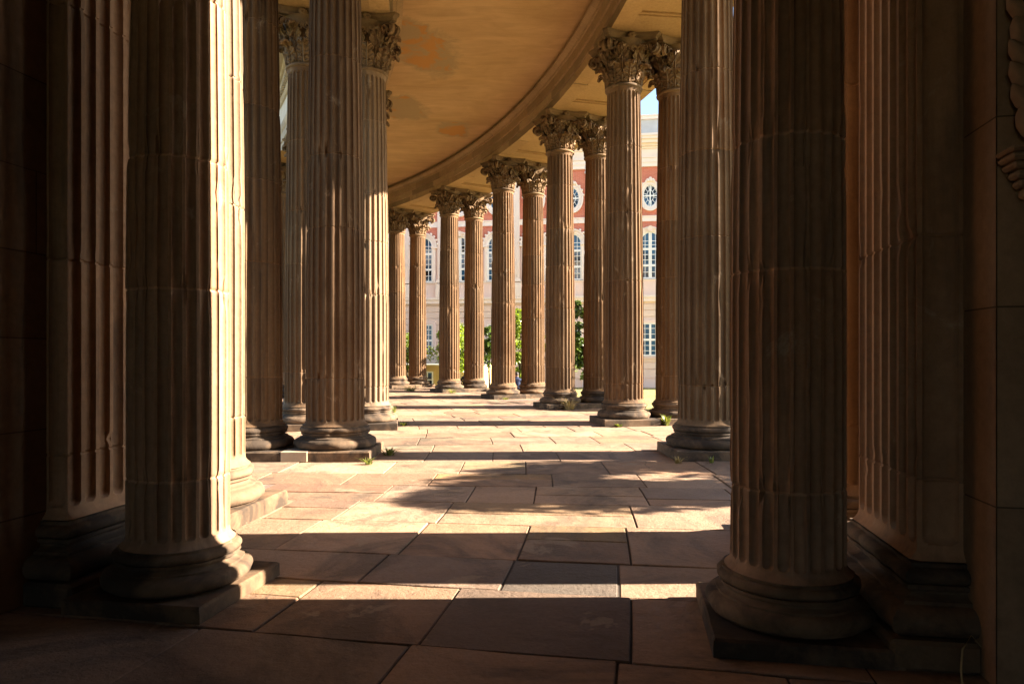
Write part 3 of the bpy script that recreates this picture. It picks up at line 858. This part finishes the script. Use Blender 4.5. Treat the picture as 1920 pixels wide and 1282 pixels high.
# ------------------------------------------------------------------ pavement
rnd = random.Random(77)
def zt(z): return (z-ZC)/35.0
rows_spec = [(zt(3.74), zt(4.69), [-.92, .09, 1.25]), (zt(4.69), zt(5.40), [-2.0, -.66, .36, 1.17]), (zt(5.40), zt(6.5), [-1.66, -.6, .38, 1.27]),
             (zt(6.5), zt(7.45), [-2.3, -1.57, -.53, 1.38]), (zt(7.45), zt(8.4), [-1.42, -.40, .35, 1.6]), (zt(8.4), zt(9.3), [-2.1, -1.0, .55, 1.7]), (zt(9.3), zt(10.4), [-1.75, -.72, .2, 1.35])]
rows = list(rows_spec)
t = zt(3.74)
while t > -.60:
    e = t-rnd.uniform(.024, .034); rows.append((e, t, None)); t = e
t = zt(10.4)
while t < 1.06:
    e = t+rnd.uniform(.022, .033); rows.append((t, e, None)); t = e
RA, RB = RI-DR-1.05, RO+DR+1.05
mb = MB(); G = .008
cols = [(.40, .305, .205), (.43, .325, .22), (.36, .275, .19), (.45, .35, .245), (.33, .245, .165), (.41, .29, .185), (.37, .30, .22)]
def slab(r0, r1, t0, t1, col, tilt=0.003, rough=0.0):
    g = G*rnd.uniform(.5, 1.2); n = max(2, int((r1-r0)/.25)); m = 3
    top = []
    j = [[rnd.uniform(-.009, .009) for _ in range(n+1)] for _ in range(4)]
    tl = rnd.uniform(-tilt, tilt)*2; tz = rnd.uniform(-.005, .004)
    P_ = []
    for i in range(n+1):
        u = i/n; r = r0+g+(r1-r0-2*g)*u; row = []
        edge_t = [(t0+(g+j[0][i])/35), (t1-(g+j[1][i])/35)]
        for (w_, z) in ((0, -.035), (0, -.006), (.0, 0), (1/3, 0), (2/3, 0), (1.0, 0), (1.0, -.006), (1, -.035)):
            tt = edge_t[0]+(edge_t[1]-edge_t[0])*w_
            if z == 0 and w_ in (0, 1.0): tt += (.0045/35)*(1 if w_ == 0 else -1)
            rr_ = r
            zz = z+(tl*(u-.5) if z > -.03 else 0)+tz
            row.append(P(rr_, tt, zz))
        P_.append(row)
    first = [(x, y, -.035) for x, y, z in P_[0]]; last = [(x, y, -.035) for x, y, z in P_[-1]]
    def inset(row, dr):
        out = []
        for (x, y, z) in row:
            an = atan2(y-ZC, x-XC); out.append((x+dr*cos(an), y+dr*sin(an), z))
        return out
    a = [(x, y, z-.006) for x, y, z in P_[0]]; b = [(x, y, z-.006) for x, y, z in P_[-1]]
    P_[0] = inset(P_[0], .007); P_[-1] = inset(P_[-1], -.007)
    mb.grid([first, a]+P_+[b, last], tone=col, flip=True)
for k, (t0, t1, cuts) in enumerate(rows):
    if cuts is None:
        rs = [RA]; r = RA+rnd.uniform(.5, 1.3)
        while r < RB-.4: rs.append(r); r += rnd.uniform(.75, 2.0)
        rs.append(RB)
    else:
        base_r = -XC; mid = [base_r+c for c in cuts]; left = []; r = mid[0]-rnd.uniform(1.0, 1.6)
        while r > RA+.3: left.append(r); r -= rnd.uniform(.9, 1.7)
        right = []; r = mid[-1]+rnd.uniform(1.0, 1.5)
        while r < RB-.3: right.append(r); r += rnd.uniform(.9, 1.7)
        rs = [RA]+left[::-1]+mid+right+[RB]
    for q in range(len(rs)-1):
        c = rnd.choice(cols); f = rnd.uniform(.76, 1.12)
        cc = tuple(x*f*k_ for x, k_ in zip(c, (.74, .605, .545)))
        if cuts is not None and k == 1 and abs(rs[q]+XC-.36) < .01: cc = (.10, .078, .06)
        if cuts is not None and k == 1 and abs(rs[q]+XC+.66) < .01: cc = (.20, .135, .095)
        if cuts is not None and k == 0 and abs(rs[q]+XC-.09) < .01: cc = (.15, .10, .07)
        if rnd.random() < .16 and t1-t0 > .024:
            tm = t0+(t1-t0)*rnd.uniform(.35, .65)
            slab(rs[q], rs[q+1], t0, tm, cc); slab(rs[q], rs[q+1], tm, t1, tuple(x*rnd.uniform(.8, 1.15) for x in cc))
        else: slab(rs[q], rs[q+1], t0, t1, cc)
pv = mb.build('pavement', M['paving'], None, sharp=20); tag(pv, kind='structure')
mb = MB(); n = 100; T0, T1 = -.62, 1.07
prof = [(RA-.05, -.6), (RA-.05, -.013), (RB+.05, -.013), (RB+.05, -.6)]
mb.grid([[P(r, T0+(T1-T0)*i/n, z) for r, z in prof] for i in range(n+1)], flip=True)
pb = mb.build('pavement_bed', M['soil'], None, sharp=30); tag(pb, kind='structure')
# lawn reaching the horizon
mb = MB(); mb.add([(-900, -900, -.52), (900, -900, -.52), (900, 900, -.52), (-900, 900, -.52)], [(0, 1, 2, 3)])
lw = mb.build('lawn', M['lawn'], None, smooth=False); tag(lw, kind='structure')

# ------------------------------------------------------------------ palace building
def brick_mat():
    m, n, l, b = nm('red_brick'); v, _ = objvec(n, l, False)
    br = n.new('ShaderNodeTexBrick'); br.inputs['Scale'].default_value = 1.0
    sw = n.new('ShaderNodeSeparateXYZ'); cb = n.new('ShaderNodeCombineXYZ'); l.new(v, sw.inputs[0]); l.new(sw.outputs[0], cb.inputs[0]); l.new(sw.outputs[2], cb.inputs[1])
    l.new(cb.outputs[0], br.inputs['Vector'])
    br.inputs['Color1'].default_value = (.54, .145, .09, 1); br.inputs['Color2'].default_value = (.60, .185, .115, 1); br.inputs['Mortar'].default_value = (.58, .30, .20, 1)
    br.inputs['Brick Width'].default_value = .26; br.inputs['Row Height'].default_value = .085; br.inputs['Mortar Size'].default_value = .007
    f = noise(n, l, v, .8, 6, .6)
    l.new(mixc(n, l, .6, br.outputs[0], ramp(n, l, f, [(.3, .82), (.7, 1.1)]), 'MULTIPLY'), b.inputs['Base Color']); b.inputs['Roughness'].default_value = .9
    return m
M['brick'] = brick_mat()
M['cream'] = plain('cream_render', (.74, .575, .485), .9, .10, 1.2)
M['pink'] = plain('pinkish_render', (.77, .60, .545), .9, .08, 1.5)
M['trim'] = plain('pale_trim', (.80, .68, .60), .85, .08, 2)
M['grey'] = plain('grey_attic', (.50, .50, .50), .8, .15, 1.2)
M['white'] = plain('white_paint', (.80, .79, .77), .6, .05, 3, 0)
M['yellow'] = plain('yellow_render', (.66, .47, .20), .9, .12, 1.4)
M['slate'] = plain('dark_roofing', (.045, .046, .05), .55, .3, 4)
M['sill'] = plain('zinc_sill', (.10, .10, .11), .5, .2, 4)
def glass_mat():
    m, n, l, b = nm('window_glass'); v, _ = objvec(n, l, True)
    f = noise(n, l, v, .7, 3, .5)
    l.new(ramp(n, l, f, [(.38, (.006, .006, .008)), (.50, (.022, .075, .15)), (.75, (.05, .14, .25))]), b.inputs['Base Color'])  # blue and dark areas paint sky and building reflections into the glass colour
    b.inputs['Roughness'].default_value = .06; b.inputs['Specular IOR Level'].default_value = .5; b.inputs['IOR'].default_value = 1.5
    l.new(bump(n, l, noise(n, l, v, 1.5, 2, .5), .12, .05), b.inputs['Normal']); return m
M['glass'] = glass_mat()

BX, BY = 9.31, 46.0
pal = empty('palace_building', (BX, BY, -.52), -.1518, "ornate palace with red brick upper wall, oval and arched windows, cream trim", 'building')
G0 = .52   # local z = height above floor + G0
S_ = 2.62; X0, X1 = -12*S_, 5*S_
def L(h): return h+G0
mb = MB(); mb.box(X0, X1, 0, 14, L(9.25), L(14.35)); mb.build('brick_wall', M['brick'], pal, smooth=False)
mb = MB(); mb.box(X0, X1, .0, 14, L(5.7), L(9.246)); mb.build('middle_wall', M['pink'], pal, smooth=False)
mb = MB(); mb.box(X0, X1, .02, 14, 0, L(5.696))
z = .75
while L(z) < L(5.2):
    mb.box(X0, X1, -.04, .018, L(z)+.02, L(z+.44)-.02, bev=.012); z += .44
mb.box(X0, X1, -.10, .018, 0, L(.72))
mb.build('rusticated_wall', M['cream'], pal, smooth=False)
mb = MB()
mb.box(X0, X1, -.22, .018, L(5.30), L(5.56)); mb.box(X0, X1, -.30, .018, L(5.563), L(5.72)); mb.build('string_course', M['trim'], pal, smooth=False)
mb = MB(); mb.box(X0, X1, -.12, -.003, L(5.73), L(6.72)); mb.build('pedestal_band', M['pink'], pal, smooth=False)
mb = MB(); mb.box(X0, X1, -.10, -.003, L(10.68), L(10.98)); mb.box(X0, X1, -.14, -.003, L(10.983), L(11.06)); mb.build('brick_band', M['trim'], pal, smooth=False)
mb = MB()
for (o, a, b) in ((.16, 14.353, 14.62), (.20, 14.623, 14.92), (.26, 14.923, 15.0), (.12, 15.003, 15.55), (.22, 15.553, 15.68), (.38, 15.683, 15.83), (.62, 15.833, 16.05), (.78, 16.053, 16.22), (.86, 16.223, 16.38)):
    mb.box(X0, X1, -o, 14, L(a), L(b))
mb.build('cornice', M['trim'], pal, smooth=False)
mb = MB(); mb.box(X0, X1, -.10, 14, L(16.383), L(17.52)); mb.build('attic', M['grey'], pal, smooth=False)
mb = MB(); mb.box(X0, X1, -.22, 14, L(17.523), L(17.72)); mb.box(X0, X1, -.26, 14, L(17.723), L(17.80)); mb.build('attic_coping', M['trim'], pal, smooth=False)

def arch_pts(w, zs, zt_, n=14):
    """outline of round-headed opening, from bottom left, over the arch, to bottom right"""
    pts = [(-w, zs)]
    for i in range(n+1):
        a = pi-pi*i/n; pts.append((w*cos(a), zt_+w*sin(a)))
    pts.append((w, zs)); return pts
def strip(mb, inner, outer, y0, y1):
    n = len(inner); vs = []
    for (a, b) in zip(inner, outer): vs += [(a[0], y0, a[1]), (b[0], y0, b[1]), (a[0], y1, a[1]), (b[0], y1, b[1])]
    fs = []
    for i in range(n-1):
        a = 4*i; b = 4*(i+1)
        fs += [(a, b, b+1, a+1), (a+1, b+1, b+3, a+3), (a, a+2, b+2, b)]
    mb.add(vs, fs)
def bay_window():
    w = .66; zs, zp = L(6.82), L(9.36)
    pts = arch_pts(w, zs, zp)
    mb = MB(); mb.add([(x, -.02, z) for x, z in pts], [tuple(range(len(pts)))[::-1]]); wn_ = mb.build('arched_window', M['glass'], pal, smooth=False)
    mb = MB(); o = arch_pts(w-.10, zs+.10, zp); strip(mb, o, pts, -.075, -.02)
    mb.box(-w, w, -.075, -.021, zs, zs+.10)
    for x in (-.055, .055): mb.box(x-.05, x+.05, -.078, -.021, zs, zp+w-.05)
    for x in (-.34, .34): mb.box(x-.018, x+.018, -.06, -.021, zs, zp+.5)
    for z in (L(7.72), L(8.82)): mb.box(-w, w, -.082, -.021, z-.07, z+.07)
    for z in (L(7.27), L(8.09), L(8.45), L(9.36), L(9.10)): mb.box(-w, w, -.06, -.0211, z-.018, z+.018)
    mb.build('muntins', M['white'], wn_, smooth=False)
    mb = MB(); strip(mb, arch_pts(w, zs-.02, zp), arch_pts(w+.20, zs-.02, zp), -.16, -.003)
    strip(mb, arch_pts(w+.20, zp-.01, zp), arch_pts(w+.30, zp-.01, zp), -.22, -.003)
    for s in (-1, 1): mb.box(s*(w+.12)-.22, s*(w+.12)+.22, -.24, -.004, zp-.16, zp-.02)
    mb.box(-w-.25, w+.25, -.2, -.004, zs-.10, zs-.03)
    for k in range(11):
        a = pi*(k+.5)/11
        if abs(a-pi/2) < .3: continue
        mb.box((w+.35)*cos(a)-.07, (w+.35)*cos(a)+.07, -.24, -.02, zp+(w+.35)*sin(a)-.07, zp+(w+.35)*sin(a)+.07, bev=.03)
    mb.build('surround', M['trim'], wn_, smooth=False)
    mb = MB()
    for k in range(9):
        a = pi*(.1+.8*k/8); P_ = []
        mb.tube([(.02*cos(a), -.26, zp+w+.02), (.22*cos(a), -.30, zp+w+.05+.28*sin(a))], [.02, .045], 6)
    mb.box(-.12, .12, -.28, -.1, zp+w-.06, zp+w+.10, bev=.03)
    mb.build('shell_keystone', M['trim'], wn_, sharp=40)
    mb = MB(); mb.box(-w-.1, w+.1, -.17, -.165, zs-.03, zs); mb.build('sill', M['sill'], wn_, smooth=False)
    return wn_
def ell(rx, rz, cz, n=28): return [(rx*cos(2*pi*i/n), cz+rz*sin(2*pi*i/n)) for i in range(n+1)]
def oval_window():
    cz = L(12.4); rx, rz = .48, .74
    pts = ell(rx, rz, cz)[:-1]
    mb = MB(); mb.add([(x, -.02, z) for x, z in pts], [tuple(range(len(pts)))[::-1]]); ov = mb.build('oval_window', M['glass'], pal, smooth=False)
    mb = MB(); strip(mb, ell(rx-.05, rz-.05, cz), ell(rx, rz, cz), -.07, -.02)
    mb.box(-.04, .04, -.075, -.021, cz-rz, cz+rz); mb.box(-rx, rx, -.07, -.0212, cz-.045, cz+.045)
    strip(mb, ell(.20, .36, cz), ell(.235, .395, cz), -.06, -.021)
    for k in range(12):
        a = 2*pi*(k+.5)/12; c, s = cos(a), sin(a); d = .018
        v = [(.235*c-d*s, .395*s+d*c), (rx*c-d*s, rz*s+d*c), (rx*c+d*s, rz*s-d*c), (.235*c+d*s, .395*s-d*c)]
        mb.add([(x, -.055, cz+z) for x, z in v], [(0, 1, 2, 3), (3, 2, 1, 0)])
    mb.build('muntins', M['white'], ov, smooth=False)
    mb = MB(); strip(mb, ell(rx, rz, cz), ell(rx+.20, rz+.20, cz), -.15, -.003); strip(mb, ell(rx+.20, rz+.20, cz), ell(rx+.29, rz+.29, cz), -.21, -.003)
    for k in range(9):
        a = pi*(k+.5)/9
        mb.box((rx+.30)*cos(a)-.06, (rx+.30)*cos(a)+.06, -.24, -.02, cz+(rz+.3)*sin(a)-.06, cz+(rz+.3)*sin(a)+.06, bev=.025)
    for x in (-.17, 0, .17): mb.box(x-.09, x+.09, -.30, -.02, cz+rz+.18, cz+rz+.48-abs(x)*.6, bev=.04)
    mb.build('surround', M['trim'], ov, smooth=False)
    return ov
def rect_window():
    w = .66; za, zb = L(1.62), L(3.86)
    mb = MB(); mb.add([(-w, -.046, za), (w, -.046, za), (w, -.046, zb), (-w, -.046, zb)], [(0, 1, 2, 3)]); rw = mb.build('lower_window', M['glass'], pal, smooth=False)
    mb = MB()
    for x in (-w+.04, w-.04): mb.box(x-.05, x+.05, -.10, -.047, za, zb)
    mb.box(-.07, .07, -.11, -.047, za, zb)
    for x in (-.35, .35): mb.box(x-.018, x+.018, -.085, -.047, za, zb)
    for z, t_ in ((za+.05, .05), (zb-.05, .05), (L(2.72), .07)): mb.box(-w, w, -.105, -.0472, z-t_, z+t_)
    for z in (L(1.98), L(2.34), L(3.10), L(3.48)): mb.box(-w, w, -.083, -.0474, z-.018, z+.018)
    mb.build('muntins', M['white'], rw, smooth=False)
    mb = MB(); mb.box(-w-.22, -w, -.14, -.041, za-.05, zb+.2); mb.box(w, w+.22, -.14, -.041, za-.05, zb+.2); mb.box(-w, w, -.14, -.0412, zb, zb+.2); mb.box(-w-.3, w+.3, -.2, -.0413, za-.14, za-.052)
    mb.build('surround', M['pink'], rw, smooth=False)
    pts = [(-.75, L(-.45)), (-.75, L(-.1))]+[(.75*cos(pi-pi*i/12), L(-.1)+.32*sin(pi*i/12)) for i in range(1, 12)]+[(.75, L(-.1)), (.75, L(-.45))]
    mb = MB(); strip(mb, [(x*.9, z-.03) for x, z in pts], pts, -.16, -.1)
    mb.add([(x*.9, -.104, z-.03) for x, z in pts], [tuple(range(len(pts)))[::-1]]); mb.build('cellar_arch', M['pink'], rw, smooth=False)
    return rw
def facade_pilaster():
    mb = MB(); w = .30; za, zb = L(6.75), L(13.55)
    mb.box(-w, w, -.16, -.002, L(6.98), zb)
    for k in range(6):
        x = -w+.05+k*(2*w-.1)/5
        mb.box(x-.022, x+.022, -.185, -.1601, L(7.05), zb-.02)
    p = mb.build('facade_pilaster', M['trim'], pal, smooth=False)
    mb = MB(); mb.box(-w-.10, w+.10, -.30, -.122, L(5.735), L(6.68)); mb.box(-w-.12, w+.12, -.30, -.003, za, L(6.86)); mb.box(-w-.06, w+.06, -.24, -.0031, L(6.863), L(6.977)); mb.build('pilaster_base', M['trim'], p, smooth=False)
    mb = MB(); mb.box(-w, w, -.16, -.002, zb+.002, L(14.2))
    for r_ in range(3):
        for k in range(4-r_ % 2):
            x = -w+.09+(k+.5*(r_ % 2))*.17; z0 = zb+.02+r_*.17
            mb.tube([(x, -.17, z0), (x, -.22-.03*r_, z0+.14), (x, -.30-.05*r_, z0+.19), (x, -.30-.05*r_, z0+.15)], [.075, .08, .05, .02], 6)
    for s in (-1, 1): mb.tube([(s*(w+.02), -.2, L(14.0)), (s*(w+.1), -.32, L(14.12)), (s*(w+.13), -.34, L(14.02)), (s*(w+.08), -.33, L(13.98))], [.04, .06, .05, .03], 6)
    mb.box(-w-.12, w+.12, -.30, -.003, L(14.203), L(14.35))
    mb.build('pilaster_capital', M['trim'], p, sharp=45)
    return p
def spread(proto, xs):
    for k, x in enumerate(xs):
        o = proto if k == 0 else copy_tree(proto, pal)
        o.location.x = x
bays = [-S_*i for i in range(-3, 10)]
spread(bay_window(), bays); spread(oval_window(), bays); spread(rect_window(), bays); spread(facade_pilaster(), [x+S_/2 for x in bays])
# chain hanging on the rusticated wall
kf = -.1105; cx_ = 47.43*kf/(1+.153*kf)

# yellow annex with dark roof
an = empty('annex_building', (-6.6, 41.2, -.52), -.1518, "low yellow annex with dark roof and white gutter below the palace wall", 'building')
mb = MB(); mb.box(-6.2, 4.9, 0, 3, 0, 1.62); mb.build('wall', M['yellow'], an, smooth=False)
mb = MB(); mb.add([(-6.5, -.35, 1.66), (5.2, -.35, 1.66), (5.2, 1.6, 2.16), (-6.5, 1.6, 2.16), (-6.5, -.35, 1.60), (5.2, -.35, 1.60), (5.2, 3.3, 2.16), (-6.5, 3.3, 2.16)], [(0, 1, 2, 3), (4, 7, 6, 5), (3, 2, 6, 7), (0, 4, 5, 1), (1, 5, 6, 2), (0, 3, 7, 4)])
mb.build('roof', M['slate'], an, smooth=False)
mb = MB(); mb.box(-6.5, 5.2, -.45, -.352, 1.58, 1.67, bev=.02); mb.build('gutter', M['white'], an, smooth=False)
for x in (-5.0, -2.9, -.55, 1.55, 3.2):
    mb = MB(); mb.box(x-.32, x+.32, -.012, -.003, .15, 1.18); wv = mb.build('window', M['glass'], an, smooth=False)
    mb = MB()
    for (a, b, c, d) in ((-.36, -.28, .11, 1.22), (.28, .36, .11, 1.22), (-.28, .28, 1.14, 1.22), (-.28, .28, .11, .19), (-.03, .03, .19, 1.14), (-.28, .28, .70, .75)): mb.box(x+a, x+b, -.06, -.0125, c, d)
    mb.build('frame', M['white'], wv, smooth=False)
    mb = MB()
    for (a, b, c, d) in ((-.5, -.365, .0, 1.36), (.365, .5, .0, 1.36), (-.365, .365, 1.225, 1.36)): mb.box(x+a, x+b, -.05, -.002, c, d)
    mb.build('surround', M['yellow'], wv, smooth=False)
mb = MB(); mb.tube([(2.45, -.40, 1.60), (2.45, -.36, 1.45), (2.45, -.09, 1.25), (2.45, -.09, .1)], [.05]*4, 8); mb.build('downpipe', M['slate'], an)

# ------------------------------------------------------------------ trees
def tree(name, loc, h, crown, nleaf, leafsz, seed, label, cat='tree', mat='leaf', group='small trees around the colonnade', trunk_h=None):
    rr = random.Random(seed); root = empty(name, loc, rr.uniform(0, 6.28), label, cat, group)
    mb = MB(); th = trunk_h or h*.35
    base = [(0, 0, 0), (.02, .01, th*.5), (.0, .03, th), (.05, 0, h*.6), (.02, .02, h*.88)]
    mb.tube(base, [.085*h/5, .07*h/5, .06*h/5, .035*h/5, .012], 10)
    for k in range(11):
        a = rr.uniform(0, 6.28); z0 = rr.uniform(th*.8, h*.75); ln = rr.uniform(.45, .95)*crown[0]
        p = [(0, 0, z0), (cos(a)*ln*.5, sin(a)*ln*.5, z0+.18), (cos(a)*ln, sin(a)*ln, z0+.35+rr.uniform(-.2, .3))]
        mb.tube(p, [.03, .02, .006], 6)
    mb.build('trunk', M['bark'], root)
    mb = MB(); rx, rz, cz = crown
    clumps = []
    for k in range(46):
        while True:
            x, y, z = rr.uniform(-1, 1), rr.uniform(-1, 1), rr.uniform(-1, 1)
            q = x*x+y*y+z*z
            if .12 < q < 1: break
        clumps.append((x*rx, y*rx, cz+z*rz, rr.uniform(.16, .34)*rx))
    for i in range(nleaf):
        cx, cy, c2, cr = rr.choice(clumps)
        d = Vector((rr.gauss(0, 1), rr.gauss(0, 1), rr.gauss(0, 1))).normalized()*cr*rr.random()**.4
        p = Vector((cx, cy, c2))+d; s = leafsz*rr.uniform(.6, 1.3)
        dirv = (Vector((d.x, d.y, -abs(d.z)*.4-cr*.5))+Vector((rr.gauss(0, .5), rr.gauss(0, .5), rr.gauss(0, .3)))*cr).normalized()
        sidev = dirv.cross(Vector((rr.gauss(0, .4), rr.gauss(0, .4), 1))).normalized(); nn = sidev.cross(dirv)
        t_ = max(0, min(1, rr.gauss(.5, .25)))
        vs = [p, p+dirv*s*.45+sidev*s*.30-nn*s*.05, p+dirv*s, p+dirv*s*.45-sidev*s*.30-nn*s*.05, p+dirv*s*.5+nn*s*.05]
        mb.add(vs, [(0, 1, 4), (1, 2, 4), (2, 3, 4), (3, 0, 4)], t_)
    mb.build('crown', M[mat], root, smooth=False)
    return root
def pxy(px, y): return ((px-960)/1280.0*y, y)
def T(px, Y, h, crown, n, sz, seed, label, **k):
    x, y = pxy(px, Y); return tree('tree', (x, y, -.52), h, crown, n, sz, seed, label, **k)
T(764, 39.5, 3.6, (.85, 1.0, 2.5), 2600, .15, 1, "small green tree showing as a leafy sliver beside the farthest columns")
T(848, 38.6, 4.6, (1.25, 1.55, 2.75), 5200, .16, 2, "bright green sunlit tree in front of the yellow annex")
T(918, 36.0, 4.0, (.65, 1.15, 2.9), 3000, .15, 3, "dark shaded tree left of the middle front column", mat='leaf_d')
T(976, 33.6, 4.9, (.75, 1.75, 2.8), 4200, .16, 4, "bright green tree showing between the middle pair of columns")
T(1100, 27.5, 4.9, (.72, 1.95, 2.75), 4600, .17, 5, "tall dark green tree below the right hand oval window", mat='leaf_d')
tree('tree', (7.6, 21.6, -.52), 4.6, (1.5, 1.5, 3.1), 4200, .17, 6, "tree just outside the right row, its shade on the column feet")
tree('tree', (6.55, 23.7, -.52), 4.6, (.95, 1.4, 3.3), 420, .2, 8, "thin tree with yellowing leaves in front of the lower palace window", mat='leaf_y')
tree('tree', (11.5, 8.6, -.52), 7.6, (1.9, 1.55, 5.15), 16000, .22, 7, "tree outside the right row whose branch shadow lies on the paving", trunk_h=3.4)
tree('tree', (4.2, 31.5, -.52), 3.4, (1.0, 1.0, 2.2), 2600, .16, 9, "bushy tree outside the columns, shading their feet")
tree('tree', (2.6, 35.0, -.52), 3.8, (1.0, 1.2, 2.4), 2600, .16, 10, "bushy tree outside the columns, shading their feet")

# ------------------------------------------------------------------ weeds
def weed(px, py, hgt, wid, nb, seed, label, mat='weed', leafy=False, zoff=0.0):
    Y = 1.6*1280/(py-668); x, y = pxy(px, Y); rr = random.Random(seed); mb = MB()
    for i in range(nb):
        a = rr.uniform(0, 6.28); r0 = wid*.35*rr.random(); b = rr.uniform(.2, 1)*wid; h_ = hgt*rr.uniform(.4, 1)
        p0 = Vector((r0*cos(a), r0*sin(a), 0)); a2 = a+rr.gauss(0, .5); n = 5; P_ = []
        w_ = .010 if not leafy else .03
        for k in range(n):
            t = k/(n-1); c = p0+Vector((cos(a2)*b*t**1.6, sin(a2)*b*t**1.6, h_*t*(1.15-.35*t)))
            s = Vector((-sin(a2), cos(a2), 0))*w_*(1-t)**.7*(1 if not leafy else (.4+2.2*t*(1-t)))
            P_.append([tuple(c-s), tuple(c+s)])
        mb.grid(P_, tone=rr.random())
    o = mb.build('weed', M[mat], None, smooth=False); o.scale = (.78, .78, .66); o.location = (x, y, zoff); tag(o, label, 'weed', 'weeds in the paving joints'); return o
weed(730, 853, .22, .30, 60, 1, "dark leafy weed right of the broad dark left column's plinth", leafy=True)
weed(690, 870, .20, .20, 50, 2, "green grass tuft at the front corner of the two tone plinth")
weed(757, 798, .22, .28, 60, 3, "grass tuft in the paving right of the half sunlit column's base")
weed(738, 773, .40, .22, 50, 4, "upright grass tuft beside the half sunlit column's base")
weed(1160, 800, .16, .22, 50, 5, "low green weed in front of the tall column's plinth", leafy=True)
weed(1249, 798, .55, .22, 60, 6, "tall green weed between the two columns beside the sky gap", leafy=True)
weed(1272, 868, .20, .18, 50, 7, "straw coloured tuft at the corner of the right brown column's plinth", mat='straw')
weed(1334, 868, .22, .10, 16, 8, "tiny two leaf weed in front of the right brown column's plinth", leafy=True)
weed(1068, 768, .75, .60, 90, 9, "long dry grass around the base of the second column left of the sky", mat='straw')
weed(770, 733, .55, 1.0, 150, 10, "wide patch of yellow green grass at the farthest column bases")
weed(848, 737, .45, .5, 70, 11, "grass clump at the foot of the slender fourth front column")
weed(948, 749, .22, .35, 50, 12, "small green tuft in front of the middle column's plinth")
weed(1212, 775, .3, .3, 40, 13, "weed beside the right edge of the tall column's base", leafy=True)
# dry stalk leaning on the right pilaster plinth
mb = MB(); mb.tube([(0, 0, 0), (-.012, .0, .12), (-.005, 0, .22), (.03, -.01, .29), (.07, -.02, .24)], [.005, .005, .004, .003, .002], 6, tone=.4)
o = mb.build('dry_stalk', M['straw'], None); o.location = (2.13, 3.22, 0); tag(o, "thin dry bent stalk leaning by the right pilaster's plinth", 'stalk')

# ------------------------------------------------------------------ seated people
M['navy'] = plain('navy_cloth', (.018, .028, .07), .85, .3, 10)
M['black'] = plain('black_cloth', (.018, .017, .018), .85, .3, 10)
M['skin'] = plain('skin', (.48, .29, .20), .6, .1, 8, 0)
M['hair'] = plain('dark_hair', (.02, .014, .01), .6, .3, 20)
def person(px, Y, mat, rz, label, lean=0.0):
    x, y = pxy(px, Y); root = None
    J = [(0, 0, .10), (0, .03+lean*.2, .30), (0, .02+lean*.5, .50), (0, .02+lean, .60), (0, lean+.0, .68), (0, lean-.02, .78), (0, lean-.04, .86)]
    R = [(.16, .13), (.15, .11), (.18, .12), (.13, .09), (.055, .055), (.085, .10), (.07, .08)]
    ed = [(i, i+1) for i in range(6)]
    def chain(start, pts, rs):
        prev = start
        for p, r in zip(pts, rs):
            J.append(p); R.append((r, r)); ed.append((prev, len(J)-1)); prev = len(J)-1
    for s in (-1, 1):
        chain(3, [(s*.19, lean+.02, .57), (s*.24, lean-.10, .34), (s*.16, lean-.30, .22), (s*.12, lean-.38, .20)], [.065, .05, .04, .035])
        chain(0, [(s*.10, -.12, .09), (s*.13, -.48, .12), (s*.12, -.52, -.30), (s*.12, -.62, -.36)], [.09, .075, .055, .04])
    me = bpy.data.meshes.new('person'); me.from_pydata(J, ed, []); me.materials.append(M[mat])
    o = bpy.data.objects.new('person', me); COL.objects.link(o)
    sk = o.modifiers.new('skin', 'SKIN'); 
    for k, r in enumerate(R): me.skin_vertices[0].data[k].radius = r
    me.skin_vertices[0].data[0].use_root = True
    ss = o.modifiers.new('sub', 'SUBSURF'); ss.levels = 2; ss.render_levels = 2
    o.location = (x, y, 0.0); o.rotation_euler.z = rz
    tag(o, label, 'person', 'people seated at the platform edge')
    mb = MB(); P_ = []
    for i in range(9):
        a = pi*i/8
        P_.append([(.088*sin(a)*cos(2*pi*j/14), lean-.025+.108*sin(a)*sin(2*pi*j/14), .80+.115*cos(a)) for j in range(15)])
    mb.grid(P_, flip=True); mb.build('face', M['skin'], o)
    mb = MB(); P_ = []
    for i in range(7):
        a = pi*.62*i/6
        P_.append([(.097*sin(a)*cos(2*pi*j/14), lean-.005+.115*sin(a)*sin(2*pi*j/14), .815+.118*cos(a)) for j in range(15)])
    mb.grid(P_, flip=True); mb.build('hair', M['hair'], o)
    return o
person(969, 29.7, 'navy', pi, "person in dark blue seated at the platform edge behind the middle front column")
person(873, 33.7, 'black', pi+.3, "person in black seated behind the shaded foot of the fourth rear column", .1)
